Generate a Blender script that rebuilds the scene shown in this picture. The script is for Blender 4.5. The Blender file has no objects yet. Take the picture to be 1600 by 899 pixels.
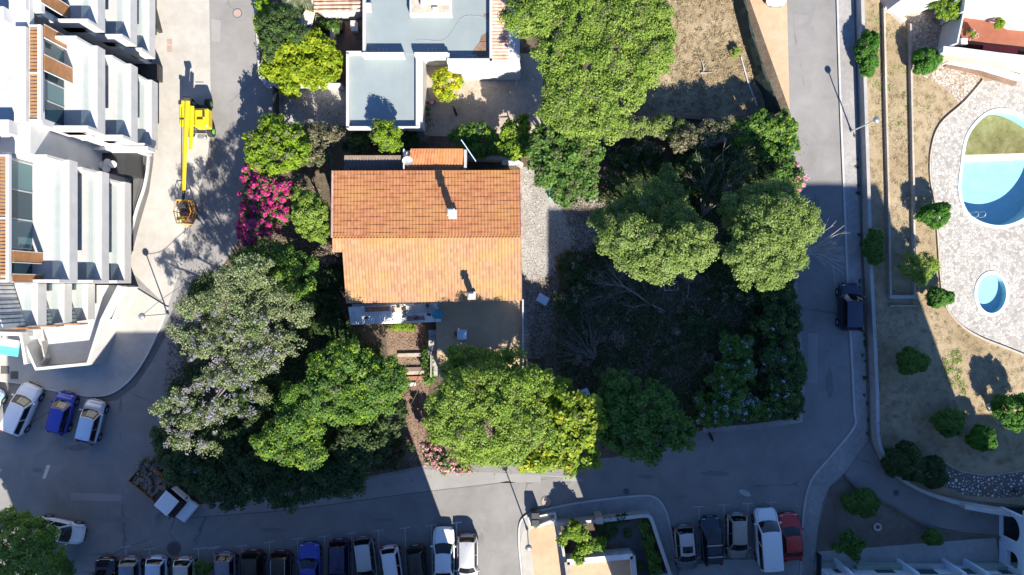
import bpy, bmesh, math, random
import numpy as np
from mathutils import Vector, Matrix
from mathutils.geometry import tessellate_polygon

# ------------------------------------------------------------------ camera, sky, sun, exposure
SC = bpy.context.scene
COL = SC.collection
S, H = 0.055, 60.0            # metres per photo pixel on the ground, camera height
cam_d = bpy.data.cameras.new('camera'); cam = bpy.data.objects.new('camera', cam_d); COL.objects.link(cam)
cam.location = (0, 0, H); cam.rotation_euler = (0, 0, 0)
cam_d.sensor_width = 36.0; cam_d.lens = 36.0*(H/S)/1600.0; cam_d.clip_end = 1000; cam_d.clip_start = 1
SC.camera = cam
SUN_EL = math.radians(37.0)
SH = Vector((-0.345, 0.9386, 0)).normalized()     # the way shadows fall on the ground
w = bpy.data.worlds.new("World"); SC.world = w; w.use_nodes = True
nt = w.node_tree; bg = nt.nodes['Background']; bg.inputs['Strength'].default_value = 0.076
sk = nt.nodes.new('ShaderNodeTexSky'); sk.sky_type = 'NISHITA'; sk.sun_disc = False
sk.sun_elevation = SUN_EL; sk.sun_rotation = math.atan2(-SH.x, -SH.y); sk.air_density = 1.0; sk.dust_density = 0.0; sk.ozone_density = 5.0
tn = nt.nodes.new('ShaderNodeMixRGB'); tn.blend_type = 'MULTIPLY'; tn.inputs[0].default_value = 1; tn.inputs[2].default_value = (.80, .96, 1.22, 1)
nt.links.new(sk.outputs[0], tn.inputs[1]); nt.links.new(tn.outputs[0], bg.inputs[0])
sd = bpy.data.lights.new('sun', 'SUN'); sd.energy = 5.0; sd.angle = math.radians(0.5); sd.color = (1.0, 0.93, 0.82)
sun = bpy.data.objects.new('sun', sd); COL.objects.link(sun)
dirv = Vector((SH.x*math.cos(SUN_EL), SH.y*math.cos(SUN_EL), -math.sin(SUN_EL)))
sun.rotation_euler = dirv.to_track_quat('-Z', 'Y').to_euler(); sun.location = (0, 0, 80)
SC.view_settings.view_transform = 'Standard'; SC.view_settings.look = 'None'
SC.view_settings.exposure = 1.36; SC.view_settings.gamma = 1.0; SC.view_settings.use_curve_mapping = False
SC.render.engine = 'CYCLES'
SC.render.resolution_x = 1024; SC.render.resolution_y = 575
SC.cycles.max_bounces = 6; SC.cycles.diffuse_bounces = 3; SC.cycles.transparent_max_bounces = 6

# ------------------------------------------------------------------ helpers
rnd = random.Random(7)
def P(px, py, z=0.0):
    """the point at height z that stands over photo position px, py"""
    k = S*(H-z)/H
    return Vector(((px-800)*k, (449.5-py)*k, z))
def PP(pts, z=0.0): return [P(x, y, z) for x, y in pts]

class MB:
    def __init__(s): s.v = []; s.f = []; s.sm = []
    def add(s, vs, fs, smooth=False):
        o = len(s.v); s.v += [tuple(v) for v in vs]
        s.f += [tuple(i+o for i in f) for f in fs]; s.sm += [smooth]*len(fs); return s
    def box(s, c, d, rz=0.0, bev=0.0, top=1.0):
        hx, hy, hz = d[0]/2, d[1]/2, d[2]/2
        cs, sn = math.cos(rz), math.sin(rz)
        def T(x, y, z): return (c[0]+x*cs-y*sn, c[1]+x*sn+y*cs, c[2]+z)
        if bev <= 0:
            vs = [T(x*(1 if z < 0 else top), y*(1 if z < 0 else top), z) for z in (-hz, hz) for x, y in ((-hx,-hy),(hx,-hy),(hx,hy),(-hx,hy))]
            return s.add(vs, [(3,2,1,0),(4,5,6,7),(0,1,5,4),(1,2,6,5),(2,3,7,6),(3,0,4,7)])
        b = min(bev, hx*.9, hy*.9, hz*.9); rings = []
        for z, k in ((-hz, b), (-hz+b, 0), (hz-b, 0), (hz, b)):
            X, Y = hx-k, hy-k; q = b*.6
            rings.append([T(*p, z) for p in ((-X+q,-Y),(X-q,-Y),(X,-Y+q),(X,Y-q),(X-q,Y),(-X+q,Y),(-X,Y-q),(-X,-Y+q))])
        vs = [v for r in rings for v in r]; fs = [tuple(range(7,-1,-1)), tuple(range(24,32))]
        for r in range(3):
            for i in range(8): j = (i+1) % 8; fs.append((r*8+i, r*8+j, r*8+8+j, r*8+8+i))
        return s.add(vs, fs)
    def prism(s, pts, z0, z1, bottom=True):
        pts = [(p[0], p[1]) for p in pts]
        a = sum(pts[i][0]*pts[(i+1)%len(pts)][1]-pts[(i+1)%len(pts)][0]*pts[i][1] for i in range(len(pts)))
        if a < 0: pts = pts[::-1]
        n = len(pts)
        vs = [(x, y, z0) for x, y in pts]+[(x, y, z1) for x, y in pts]
        tri = tessellate_polygon([[Vector((x, y, 0)) for x, y in pts]])
        fs = []
        for t in tri:
            a_, b_, c_ = (Vector(pts[i]) for i in t)
            cr = (b_-a_).cross(c_-a_)
            if cr < 0: t = t[::-1]
            fs.append(tuple(i+n for i in t))
            if bottom: fs.append(tuple(reversed(t)))
        for i in range(n): j = (i+1) % n; fs.append((i, j, n+j, n+i))
        return s.add(vs, fs)
    def sheet(s, loops, z, cell=0):
        loops = [[Vector((p[0], p[1], 0)) for p in l] for l in loops]
        flat = [v for l in loops for v in l]; fs = []
        for t in tessellate_polygon(loops):
            a_, b_, c_ = (flat[i].xy for i in t)
            if (b_-a_).cross(c_-a_) < 0: t = t[::-1]
            fs.append(t)
        return s.add([(v.x, v.y, z) for v in flat], fs)
    def tube(s, pts, rad, n=8, cap=True, smooth=True):
        pts = [Vector(p) for p in pts]
        if not hasattr(rad, '__len__'): rad = [rad]*len(pts)
        vs = []
        for i, p in enumerate(pts):
            d = (pts[min(i+1, len(pts)-1)]-pts[max(i-1, 0)]).normalized()
            u = d.cross(Vector((0.13, 0.05, 1)) if abs(d.z) < .95 else Vector((1, 0.1, 0))).normalized(); v = d.cross(u)
            for k in range(n):
                a = 2*math.pi*k/n; vs.append(p+(u*math.cos(a)+v*math.sin(a))*rad[i])
        fs = [(i*n+k, i*n+(k+1) % n, (i+1)*n+(k+1) % n, (i+1)*n+k) for i in range(len(pts)-1) for k in range(n)]
        s.add(vs, fs, smooth)
        if cap: s.add(vs[:n], [tuple(range(n-1, -1, -1))]); s.add(vs[-n:], [tuple(range(n))])
        return s
    def ball(s, c, r, nu=12, nv=7, zlo=-1.0):
        if not hasattr(r, '__len__'): r = (r, r, r)
        vs = []; fs = []
        for j in range(nv+1):
            th = math.pi*j/nv
            for i in range(nu):
                a = 2*math.pi*i/nu
                vs.append((c[0]+r[0]*math.sin(th)*math.cos(a), c[1]+r[1]*math.sin(th)*math.sin(a), c[2]+r[2]*max(math.cos(th), zlo)))
        for j in range(nv):
            for i in range(nu): fs.append((j*nu+i, (j+1)*nu+i, (j+1)*nu+(i+1) % nu, j*nu+(i+1) % nu))
        return s.add(vs, fs, True)
    def grid(s, fn, nu, nv, smooth=True, flip=False):
        vs = [fn(i/nu, j/nv) for j in range(nv+1) for i in range(nu+1)]
        fs = []
        for j in range(nv):
            for i in range(nu):
                a = j*(nu+1)+i; q = (a, a+1, a+nu+2, a+nu+1)
                fs.append(q[::-1] if flip else q)
        return s.add(vs, fs, smooth)
    def ring(s, outer, inner, z0, z1):
        """a wall ring between two closed outlines with equal counts"""
        n = len(outer)
        vs = [(p[0], p[1], z) for z in (z0, z1) for l in (outer, inner) for p in l]
        fs = []
        for i in range(n):
            j = (i+1) % n
            fs += [(2*n+i, 2*n+j, 3*n+j, 3*n+i), (i, j, 2*n+j, 2*n+i), (n+j, n+i, 3*n+i, 3*n+j)]
        s.add(vs, fs)
        return s
    def wall(s, line, th, z0, z1):
        """a wall along an open line"""
        L = [Vector((p[0], p[1])) for p in line]; A = []; B = []
        for i, p in enumerate(L):
            d = (L[min(i+1, len(L)-1)]-L[max(i-1, 0)]).normalized(); nrm = Vector((-d.y, d.x))*th/2
            A.append(p+nrm); B.append(p-nrm)
        return s.prism(A+B[::-1], z0, z1)
    def build(s, name, m, parent=None):
        me = bpy.data.meshes.new(name); off = parent_loc(parent)
        me.from_pydata([(x-off[0], y-off[1], z-off[2]) for x, y, z in s.v], [], s.f)
        me.polygons.foreach_set('use_smooth', s.sm); me.materials.append(M(m) if isinstance(m, str) else m); me.update()
        o = bpy.data.objects.new(name, me); COL.objects.link(o)
        if parent: o.parent = parent
        return o
def parent_loc(p):
    v = Vector((0, 0, 0))
    while p: v += p.location; p = p.parent
    return v
def tag(o, label=None, cat=None, group=None, kind=None):
    if label: o['label'] = label
    if cat: o['category'] = cat
    if group: o['group'] = group
    if kind: o['kind'] = kind
    return o
def thing(name, label, cat, loc=(0, 0, 0), rz=0.0, group=None):
    o = bpy.data.objects.new(name, None); COL.objects.link(o); o.location = loc; o.rotation_euler.z = rz
    return tag(o, label, cat, group)
def struct(name, mb, m): return tag(mb.build(name, m), kind='structure')
def copy_tree(o, parent=None):
    c = o.copy(); COL.objects.link(c); c.parent = parent
    for ch in list(o.children): copy_tree(ch, c)
    return c

# ------------------------------------------------------------------ materials
MATS = {}
def M(n): return MATS[n]
def newmat(name):
    m = bpy.data.materials.new(name); m.use_nodes = True; MATS[name] = m
    return m, m.node_tree, m.node_tree.nodes['Principled BSDF']
class N:
    def __init__(s, nt): s.t = nt
    def n(s, typ, **kw):
        x = s.t.nodes.new('ShaderNode'+typ)
        for k, v in kw.items():
            if k in x.inputs: x.inputs[k].default_value = v
            else: setattr(x, k, v)
        return x
    def l(s, a, b): s.t.links.new(a, b)
    def co(s, scale=(1, 1, 1)):
        c = s.n('TexCoord'); mp = s.n('Mapping'); mp.inputs['Scale'].default_value = scale; s.l(c.outputs['Object'], mp.inputs[0]); return mp.outputs[0]
    def noise(s, scale, detail=6, rough=.6, co=None, dist=0):
        x = s.n('TexNoise'); x.inputs['Scale'].default_value = scale; x.inputs['Detail'].default_value = detail
        x.inputs['Roughness'].default_value = rough; x.inputs['Distortion'].default_value = dist
        s.l(co if co else s.co(), x.inputs['Vector']); return x.outputs['Fac']
    def ramp(s, fac, stops):
        r = s.n('ValToRGB'); e = r.color_ramp.elements
        while len(e) < len(stops): e.new(0.5)
        for i, (p, c) in enumerate(stops): e[i].position = p; e[i].color = (*c, 1) if len(c) == 3 else c
        s.l(fac, r.inputs[0]); return r.outputs[0]
    def mix(s, fac, a, b, mode='MIX'):
        x = s.n('MixRGB'); x.blend_type = mode
        for i, q in ((0, fac), (1, a), (2, b)):
            if hasattr(q, 'links'): s.l(q, x.inputs[i])
            elif i == 0: x.inputs[0].default_value = q
            else: x.inputs[i].default_value = (*q, 1)
        return x.outputs[0]
    def bump(s, h, strength, dist, bs):
        b = s.n('Bump'); b.inputs['Strength'].default_value = strength; b.inputs['Distance'].default_value = dist
        s.l(h, b.inputs['Height']); s.l(b.outputs[0], bs.inputs['Normal'])
def g3(v): return (v, v, v)

def plain(name, col, rough=.6, metal=0, var=.12, vscale=3.0, bump=0, spec=.5, coat=0):
    m, t, b = newmat(name); k = N(t)
    f = k.noise(vscale, 5)
    lo = tuple(c*(1-var) for c in col); hi = tuple(min(1, c*(1+var)) for c in col)
    k.l(k.ramp(f, [(.3, lo), (.7, hi)]), b.inputs['Base Color'])
    b.inputs['Roughness'].default_value = rough; b.inputs['Metallic'].default_value = metal
    b.inputs['Specular IOR Level'].default_value = spec
    if coat: b.inputs['Coat Weight'].default_value = coat; b.inputs['Coat Roughness'].default_value = .03
    if bump: k.bump(k.noise(vscale*12, 4), bump, .02, b)
    return m
def ground_mat(name, cols, big=.15, mid=1.3, fine=14, bump=.5, bd=.04, speck=None, rough=.95, cracks=None):
    """cols: dark, mid, light. speck: (scale, threshold, colour)"""
    m, t, b = newmat(name); k = N(t)
    f1 = k.noise(big, 5, .6); f2 = k.noise(mid, 6, .65, dist=.4); f3 = k.noise(fine, 5, .75)
    a = k.n('Math', operation='MULTIPLY_ADD'); k.l(f1, a.inputs[0]); a.inputs[1].default_value = .5
    b2 = k.n('Math', operation='MULTIPLY_ADD'); k.l(f2, b2.inputs[0]); b2.inputs[1].default_value = .35
    c2 = k.n('Math', operation='MULTIPLY'); k.l(f3, c2.inputs[0]); c2.inputs[1].default_value = .3
    k.l(c2.outputs[0], b2.inputs[2]); k.l(b2.outputs[0], a.inputs[2])
    col = k.ramp(a.outputs[0], [(.42, cols[0]), (.57, cols[1]), (.72, cols[2])])
    if speck:
        sp = k.ramp(k.noise(speck[0], 3, .8), [(speck[1], (0, 0, 0)), (speck[1]+.06, (1, 1, 1))])
        col = k.mix(sp, col, speck[2])
    if cracks:
        v = k.n('TexVoronoi', feature='DISTANCE_TO_EDGE'); v.inputs['Scale'].default_value = cracks[0]
        wv = k.n('MixRGB'); wv.inputs[0].default_value = .25
        nn = k.n('TexNoise'); nn.inputs['Scale'].default_value = 1.5; k.l(k.co(), nn.inputs['Vector'])
        k.l(k.co(), wv.inputs[1]); k.l(nn.outputs['Color'], wv.inputs[2]); k.l(wv.outputs[0], v.inputs['Vector'])
        cr = k.ramp(v.outputs['Distance'], [(0, (1, 1, 1)), (cracks[1], (0, 0, 0))])
        gate = k.ramp(k.noise(.12, 3), [(.52, (0, 0, 0)), (.6, (1, 1, 1))])
        col = k.mix(k.mix(1.0, cr, gate, 'MULTIPLY'), col, cracks[2])
    k.l(col, b.inputs['Base Color']); b.inputs['Roughness'].default_value = rough; b.inputs['Specular IOR Level'].default_value = .25
    if bump: k.bump(f3, bump, bd, b)
    return m
ground_mat('asphalt', [(.150, .145, .138), (.205, .198, .188), (.255, .247, .236)], big=.09, mid=.6, fine=18, bump=.35, bd=.015, cracks=(.16, .010, (.11, .108, .105)), speck=(.8, .70, (.13, .127, .122)))
ground_mat('asphalt_dark', [(.09, .09, .09), (.11, .11, .11), (.13, .13, .125)], big=.2, mid=.8, fine=22, bump=.3, bd=.015)
ground_mat('asphalt_pale', [(.215, .207, .195), (.25, .242, .23), (.28, .27, .26)], big=.15, mid=.7, fine=22, bump=.3, bd=.015)
ground_mat('paving_pale', [(.29, .27, .235), (.365, .345, .31), (.44, .42, .385)], big=.12, mid=.9, fine=20, bump=.3, bd=.01)
ground_mat('cobble', [(.20, .19, .18), (.27, .26, .25), (.36, .35, .335)], big=.2, mid=2, fine=9, bump=.7, bd=.02, speck=(11, .6, (.12, .115, .11)))
ground_mat('kerb', [(.34, .33, .31), (.42, .41, .385), (.5, .48, .45)], mid=2, fine=20, bump=.3, bd=.01)
ground_mat('dry_grass', [(.21, .155, .085), (.32, .25, .155), (.41, .335, .22)], big=.12, mid=1.1, fine=12, bump=.9, bd=.06, speck=(5, .66, (.11, .10, .04)))
ground_mat('stubble', [(.13, .095, .055), (.27, .205, .12), (.42, .34, .22)], big=.25, mid=2.2, fine=10, bump=1, bd=.08, speck=(4, .63, (.10, .075, .045)))
ground_mat('sand', [(.36, .24, .15), (.44, .31, .20), (.50, .37, .26)], big=.12, mid=1.4, fine=14, bump=.5, bd=.03, speck=(6, .7, (.3, .2, .12)))
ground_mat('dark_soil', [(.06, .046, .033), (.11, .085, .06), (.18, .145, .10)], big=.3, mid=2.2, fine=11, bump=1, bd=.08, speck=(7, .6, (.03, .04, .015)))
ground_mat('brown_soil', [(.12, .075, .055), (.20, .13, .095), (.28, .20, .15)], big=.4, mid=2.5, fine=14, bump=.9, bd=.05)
ground_mat('gravel', [(.18, .16, .135), (.31, .29, .265), (.44, .42, .39)], big=.35, mid=3.2, fine=10, bump=1, bd=.06, speck=(5.5, .57, (.10, .085, .07)))
ground_mat('patio_floor', [(.27, .22, .165), (.36, .30, .235), (.43, .37, .30)], big=.3, mid=1.5, fine=14, bump=.3, bd=.01)
ground_mat('terrace_floor', [(.33, .235, .14), (.40, .295, .18), (.46, .35, .23)], big=.4, mid=2.5, fine=14, bump=.3, bd=.01, speck=(1.6, .66, (.15, .12, .10)))
ground_mat('stone', [(.25, .21, .17), (.38, .33, .27), (.52, .47, .41)], mid=3, fine=12, bump=.8, bd=.03)
ground_mat('concrete', [(.26, .25, .235), (.34, .33, .31), (.43, .415, .39)], mid=1.5, fine=14, bump=.3, bd=.01)
ground_mat('weathered_wall', [(.27, .25, .22), (.39, .375, .345), (.50, .49, .46)], mid=2.5, fine=12, bump=.4, bd=.01)
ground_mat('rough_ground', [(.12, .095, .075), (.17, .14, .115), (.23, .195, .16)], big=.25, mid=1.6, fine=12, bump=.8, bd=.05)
ground_mat('red_tile', [(.22, .075, .045), (.27, .10, .06), (.32, .13, .08)], mid=2, fine=9, bump=.2, bd=.01)
plain('white_paint', (.48, .475, .46), .6, var=.09, vscale=.9)
plain('white_dirty', (.42, .415, .40), .7, var=.14, vscale=1.5)
plain('wall_offwhite', (.5, .5, .49), .65, var=.05)  # even off-white for the louvre frames and the light well wall
plain('blue_grey_roof', (.21, .25, .255), .75, var=.07, vscale=.5, bump=.1)
plain('roof_seam', (.22, .27, .275), .8)
plain('roof_gravel', (.38, .385, .38), .9, var=.07, vscale=2.0, bump=.3)
plain('wood', (.30, .135, .05), .55, var=.2, vscale=2)
plain('wood_gold', (.32, .165, .065), .55, var=.15, vscale=2)
plain('dark_metal', (.03, .032, .035), .45, var=.1)
plain('grey_metal', (.32, .33, .34), .4, metal=.6, var=.1)
plain('pale_metal', (.55, .57, .58), .35, metal=.4, var=.08)
plain('yellow_paint', (.62, .47, .015), .4, var=.05, spec=.5)
plain('orange_paint', (.62, .33, .04), .5, var=.12)
plain('lime_paint', (.18, .60, .08), .5)
plain('rubber', (.018, .018, .019), .85, bump=.2)
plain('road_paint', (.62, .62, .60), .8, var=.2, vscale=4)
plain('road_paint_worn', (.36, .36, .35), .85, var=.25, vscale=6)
plain('cream_paint', (.55, .53, .40), .8, var=.1)
plain('manhole', (.09, .085, .08), .7, metal=.3, var=.2, vscale=12)
plain('manhole_rust', (.33, .24, .20), .8, var=.2, vscale=12)
plain('bark', (.13, .10, .075), .95, var=.3, vscale=6, bump=.6)
plain('bark_pale', (.34, .30, .26), .9, var=.2, vscale=6, bump=.4)
plain('bark_grey', (.20, .175, .155), .9, var=.25, vscale=6, bump=.4)
plain('rust', (.30, .13, .08), .85, var=.3, vscale=5)
plain('sheet_metal', (.60, .60, .59), .5, var=.2, vscale=1.6)
plain('brown_sheet', (.16, .12, .09), .8, var=.2, vscale=3)
plain('light_blue', (.42, .55, .66), .5, var=.05)
plain('blue_plastic', (.03, .13, .42), .5)
plain('teal_cloth', (.03, .20, .25), .7)
plain('turquoise', (.10, .52, .50), .4)
plain('tan_canvas', (.55, .50, .36), .9, var=.1)
plain('red_plastic', (.5, .05, .04), .6)
plain('sage_paint', (.30, .36, .29), .7, var=.06)
plain('blue_white', (.60, .68, .74), .6, var=.06)
plain('net_green', (.018, .034, .026), .9, var=.3, vscale=3)
plain('salmon_tile', (.62, .27, .17), .8, var=.08)
plain('black_fur', (.008, .008, .009), .8)
plain('painted_reflection', (.42, .36, .24), .7, var=.08)  # beige of the facade reflection painted on windscreens
plain('lamp_lens', (.65, .65, .62), .3)
plain('headlight', (.55, .58, .60), .15, spec=.8)
plain('tail_red', (.32, .02, .02), .2)
plain('plate_white', (.7, .7, .68), .5)
plain('graffiti', (.22, .12, .45), .6)
def glass(name, col, rough=.05):
    m, t, b = newmat(name); b.inputs['Base Color'].default_value = (*col, 1); b.inputs['Roughness'].default_value = rough
    b.inputs['Specular IOR Level'].default_value = .6; return m
glass('car_glass', (.006, .008, .011)); glass('window_glass', (.02, .045, .06), .08); glass('window_teal', (.07, .14, .15), .12)
m, t, b = newmat('balustrade_glass'); k = N(t)
tr = k.n('BsdfTransparent'); tr.inputs[0].default_value = (.97, .985, .98, 1); ms = k.n('MixShader'); ms.inputs[0].default_value = .07
b.inputs['Base Color'].default_value = (.55, .70, .70, 1); b.inputs['Roughness'].default_value = .1
k.l(tr.outputs[0], ms.inputs[1]); k.l(b.outputs[0], ms.inputs[2]); k.l(ms.outputs[0], t.nodes['Material Output'].inputs[0])
m, t, b = newmat('pool_water'); b.inputs['Base Color'].default_value = (.75, .93, .95, 1); b.inputs['Roughness'].default_value = .03
tr = N(t).n('BsdfTransparent'); tr.inputs[0].default_value = (.90, .965, .98, 1); ms = N(t).n('MixShader'); ms.inputs[0].default_value = .06
gl = N(t).n('BsdfGlossy'); gl.inputs['Roughness'].default_value = .02
t.links.new(tr.outputs[0], ms.inputs[1]); t.links.new(gl.outputs[0], ms.inputs[2]); t.links.new(ms.outputs[0], t.nodes['Material Output'].inputs[0])

def tile_mat(name, a, b_, lichen, cell):
    m, t, b = newmat(name); k = N(t)
    co = k.co((1/cell[0], 1/cell[1], 0.0)); fl = k.n('VectorMath', operation='FLOOR'); k.l(co, fl.inputs[0])
    wn = k.n('TexWhiteNoise', noise_dimensions='3D'); k.l(fl.outputs[0], wn.inputs['Vector'])
    col = k.mix(wn.outputs['Value'], a, b_)
    col = k.mix(k.ramp(k.noise(.55, 6, .7), [(.45, (0, 0, 0)), (.72, (.8, .8, .8))]), col, lichen)
    col = k.mix(k.ramp(k.noise(3.5, 6, .8), [(.58, (0, 0, 0)), (.75, (.55, .55, .55))]), col, tuple(c*.4 for c in a))
    k.l(col, b.inputs['Base Color']); b.inputs['Roughness'].default_value = .85; b.inputs['Specular IOR Level'].default_value = .3
    k.bump(k.noise(25, 3), .3, .01, b)
tile_mat('tile_orange', (.34, .13, .055), (.43, .19, .09), (.42, .225, .065), (.245, .34))
tile_mat('tile_peach', (.31, .165, .088), (.38, .225, .13), (.38, .25, .08), (.245, .34))
tile_mat('tile_brown', (.36, .19, .13), (.55, .36, .28), (.5, .42, .34), (.3, .3))
def crazy(name, scale, stone, joint, jw=.035, warp=.12):
    m, t, b = newmat(name); k = N(t)
    nn = k.n('TexNoise'); nn.inputs['Scale'].default_value = 2.5; co = k.co(); k.l(co, nn.inputs['Vector'])
    mm = k.n('VectorMath', operation='MULTIPLY_ADD'); mm.inputs[1].default_value = (warp,)*3
    k.l(nn.outputs['Color'], mm.inputs[0]); k.l(co, mm.inputs[2])
    v = k.n('TexVoronoi', feature='F1'); v.inputs['Scale'].default_value = scale; k.l(mm.outputs[0], v.inputs['Vector'])
    e = k.n('TexVoronoi', feature='DISTANCE_TO_EDGE'); e.inputs['Scale'].default_value = scale; k.l(mm.outputs[0], e.inputs['Vector'])
    sx = k.n('SeparateColor'); k.l(v.outputs['Color'], sx.inputs[0])
    col = k.ramp(sx.outputs[0], stone)
    col = k.mix(k.ramp(k.noise(9, 5, .7), [(.35, (0, 0, 0)), (.8, (.45, .45, .45))]), col, (.35, .29, .23))
    col = k.mix(k.ramp(e.outputs['Distance'], [(jw, (1, 1, 1)), (jw*2, (0, 0, 0))]), col, joint)
    k.l(col, b.inputs['Base Color']); b.inputs['Roughness'].default_value = .85
    k.bump(k.ramp(e.outputs['Distance'], [(0, (0, 0, 0)), (jw*2, (1, 1, 1))]), .6, .02, b)
crazy('crazy_paving', 3.6, [(0, (.23, .215, .19)), (.2, (.35, .34, .31)), (.5, (.45, .44, .415)), (.85, (.39, .375, .345)), (1, (.25, .23, .20))], (.26, .24, .21))
crazy('crazy_stone', 3.6, [(0, (.30, .24, .18)), (.4, (.42, .37, .31)), (.8, (.48, .45, .40)), (1, (.34, .27, .21))], (.20, .15, .11), .05)
crazy('round_stones', 3.6, [(0, (.55, .53, .52)), (.5, (.72, .70, .68)), (1, (.62, .60, .58))], (.12, .095, .075), .17, .1)
# pool basin: pale blue paint, brown algae over the shallow end
m, t, b = newmat('pool_paint'); k = N(t)
b.inputs['Roughness'].default_value = .5
k.l(k.ramp(k.noise(.8, 6, .7, dist=1.2), [(.3, (.27, .50, .57)), (.7, (.36, .60, .66))]), b.inputs['Base Color'])
ground_mat('algae', [(.14, .105, .03), (.24, .20, .07), (.33, .29, .13)], big=.5, mid=2.2, fine=9, bump=0)
plain('pool_blue', (.07, .36, .55), .5, var=.06)
plain('pool_white', (.55, .66, .68), .5, var=.03)

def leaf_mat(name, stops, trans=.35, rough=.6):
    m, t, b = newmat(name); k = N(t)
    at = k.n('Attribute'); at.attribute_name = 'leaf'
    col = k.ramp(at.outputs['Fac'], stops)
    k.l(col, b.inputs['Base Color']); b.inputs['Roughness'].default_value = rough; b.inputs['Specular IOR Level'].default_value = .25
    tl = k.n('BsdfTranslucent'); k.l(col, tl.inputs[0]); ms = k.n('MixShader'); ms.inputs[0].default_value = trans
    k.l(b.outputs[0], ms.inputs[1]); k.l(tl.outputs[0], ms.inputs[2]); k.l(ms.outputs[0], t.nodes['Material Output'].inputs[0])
leaf_mat('leaf_pine', [(0, (.09, .155, .02)), (.5, (.185, .285, .038)), (.85, (.27, .37, .065)), (1, (.36, .38, .13))])
leaf_mat('leaf_pine_dull', [(0, (.09, .145, .032)), (.5, (.19, .275, .058)), (.85, (.27, .35, .10)), (1, (.34, .35, .19))])
leaf_mat('leaf_green', [(0, (.035, .085, .014)), (.5, (.085, .175, .028)), (1, (.16, .27, .05))])
leaf_mat('leaf_bright', [(0, (.07, .14, .01)), (.5, (.17, .28, .015)), (1, (.32, .42, .03))])
leaf_mat('leaf_vine', [(0, (.09, .15, .005)), (.5, (.22, .30, .01)), (1, (.40, .44, .03))])
leaf_mat('leaf_yellow', [(0, (.16, .22, .01)), (.5, (.42, .44, .02)), (1, (.62, .55, .04))])
leaf_mat('leaf_yellowgreen', [(0, (.07, .13, .014)), (.45, (.17, .26, .022)), (.9, (.32, .38, .035)), (1, (.45, .26, .03))])
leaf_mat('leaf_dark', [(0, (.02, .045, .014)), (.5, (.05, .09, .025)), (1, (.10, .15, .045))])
leaf_mat('leaf_box', [(0, (.03, .085, .010)), (.5, (.06, .18, .018)), (1, (.11, .26, .03))])
leaf_mat('leaf_olive', [(0, (.06, .08, .03)), (.5, (.12, .14, .055)), (1, (.20, .20, .10))])
leaf_mat('leaf_jacaranda', [(0, (.13, .165, .07)), (.5, (.225, .275, .115)), (.8, (.31, .345, .19)), (1, (.40, .385, .33))])
leaf_mat('leaf_dry', [(0, (.10, .075, .05)), (.5, (.19, .15, .105)), (1, (.31, .26, .19))], .1)
leaf_mat('petal_lilac', [(0, (.20, .19, .205)), (.5, (.27, .255, .275)), (1, (.34, .32, .35))])
leaf_mat('petal_magenta', [(0, (.34, .015, .11)), (.5, (.50, .03, .18)), (1, (.62, .09, .28))], .3)
leaf_mat('petal_pink', [(0, (.45, .16, .20)), (.5, (.65, .30, .34)), (1, (.78, .50, .52))])
leaf_mat('petal_blue', [(0, (.30, .36, .52)), (1, (.60, .66, .80))])
leaf_mat('petal_dull', [(0, (.10, .04, .035)), (1, (.22, .10, .08))])
leaf_mat('litter_brown', [(0, (.07, .05, .03)), (.5, (.16, .12, .08)), (1, (.32, .26, .18))], 0)
leaf_mat('stone_chips', [(0, (.16, .14, .12)), (.5, (.36, .34, .31)), (1, (.52, .50, .47))], 0)
leaf_mat('straw', [(0, (.22, .17, .09)), (.5, (.36, .29, .17)), (1, (.50, .42, .27))], .1)
leaf_mat('leaf_palm', [(0, (.16, .19, .10)), (1, (.36, .38, .22))])
# ------------------------------------------------------------------ the ground, roads and pavements
def sheet_px(name, loops, z, m):
    return struct(name, MB().sheet([PP(l) for l in loops], z), m)
def ell(cx, cy, rx, ry, n=40, rot=0, p=2.0):
    o = []
    for i in range(n):
        a = 2*math.pi*i/n; c, s_ = math.cos(a), math.sin(a)
        x = rx*math.copysign(abs(c)**(2/p), c); y = ry*math.copysign(abs(s_)**(2/p), s_)
        o.append((cx+x*math.cos(rot)-y*math.sin(rot), cy+x*math.sin(rot)+y*math.cos(rot)))
    return o
def smooth_loop(pts, n=8, closed=True):
    o = []; L = len(pts)
    rng_ = range(L) if closed else range(L-1)
    for i in rng_:
        p0, p1, p2, p3 = (pts[(i+k) % L] if closed else pts[max(0, min(L-1, i+k))] for k in (-1, 0, 1, 2))
        for j in range(n):
            t = j/n
            o.append(tuple(.5*((2*b)+(-a+c)*t+(2*a-5*b+4*c-d)*t*t+(-a+3*b-3*c+d)*t**3) for a, b, c, d in zip(p0, p1, p2, p3)))
    if not closed: o.append(pts[-1])
    return o
POOL = smooth_loop([(1504,262),(1512,215),(1536,184),(1562,174),(1590,180),(1625,205),(1640,250),(1632,300),(1606,336),(1572,352),(1538,349),(1512,332),(1501,300)], 6)
KID = ell(1549, 459, 23, 31, 36)
BIG = [(-3000,-3000),(4600,-3000),(4600,3900),(-3000,3900)]
struct('ground', MB().sheet([PP(BIG), PP(POOL), PP(KID)], 0.0), 'rough_ground')
sheet_px('road', [[(-400,-700),(1345,-700),(1345,560),(1352,660),(1352,1500),(-400,1500)]], .004, 'asphalt')
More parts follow.
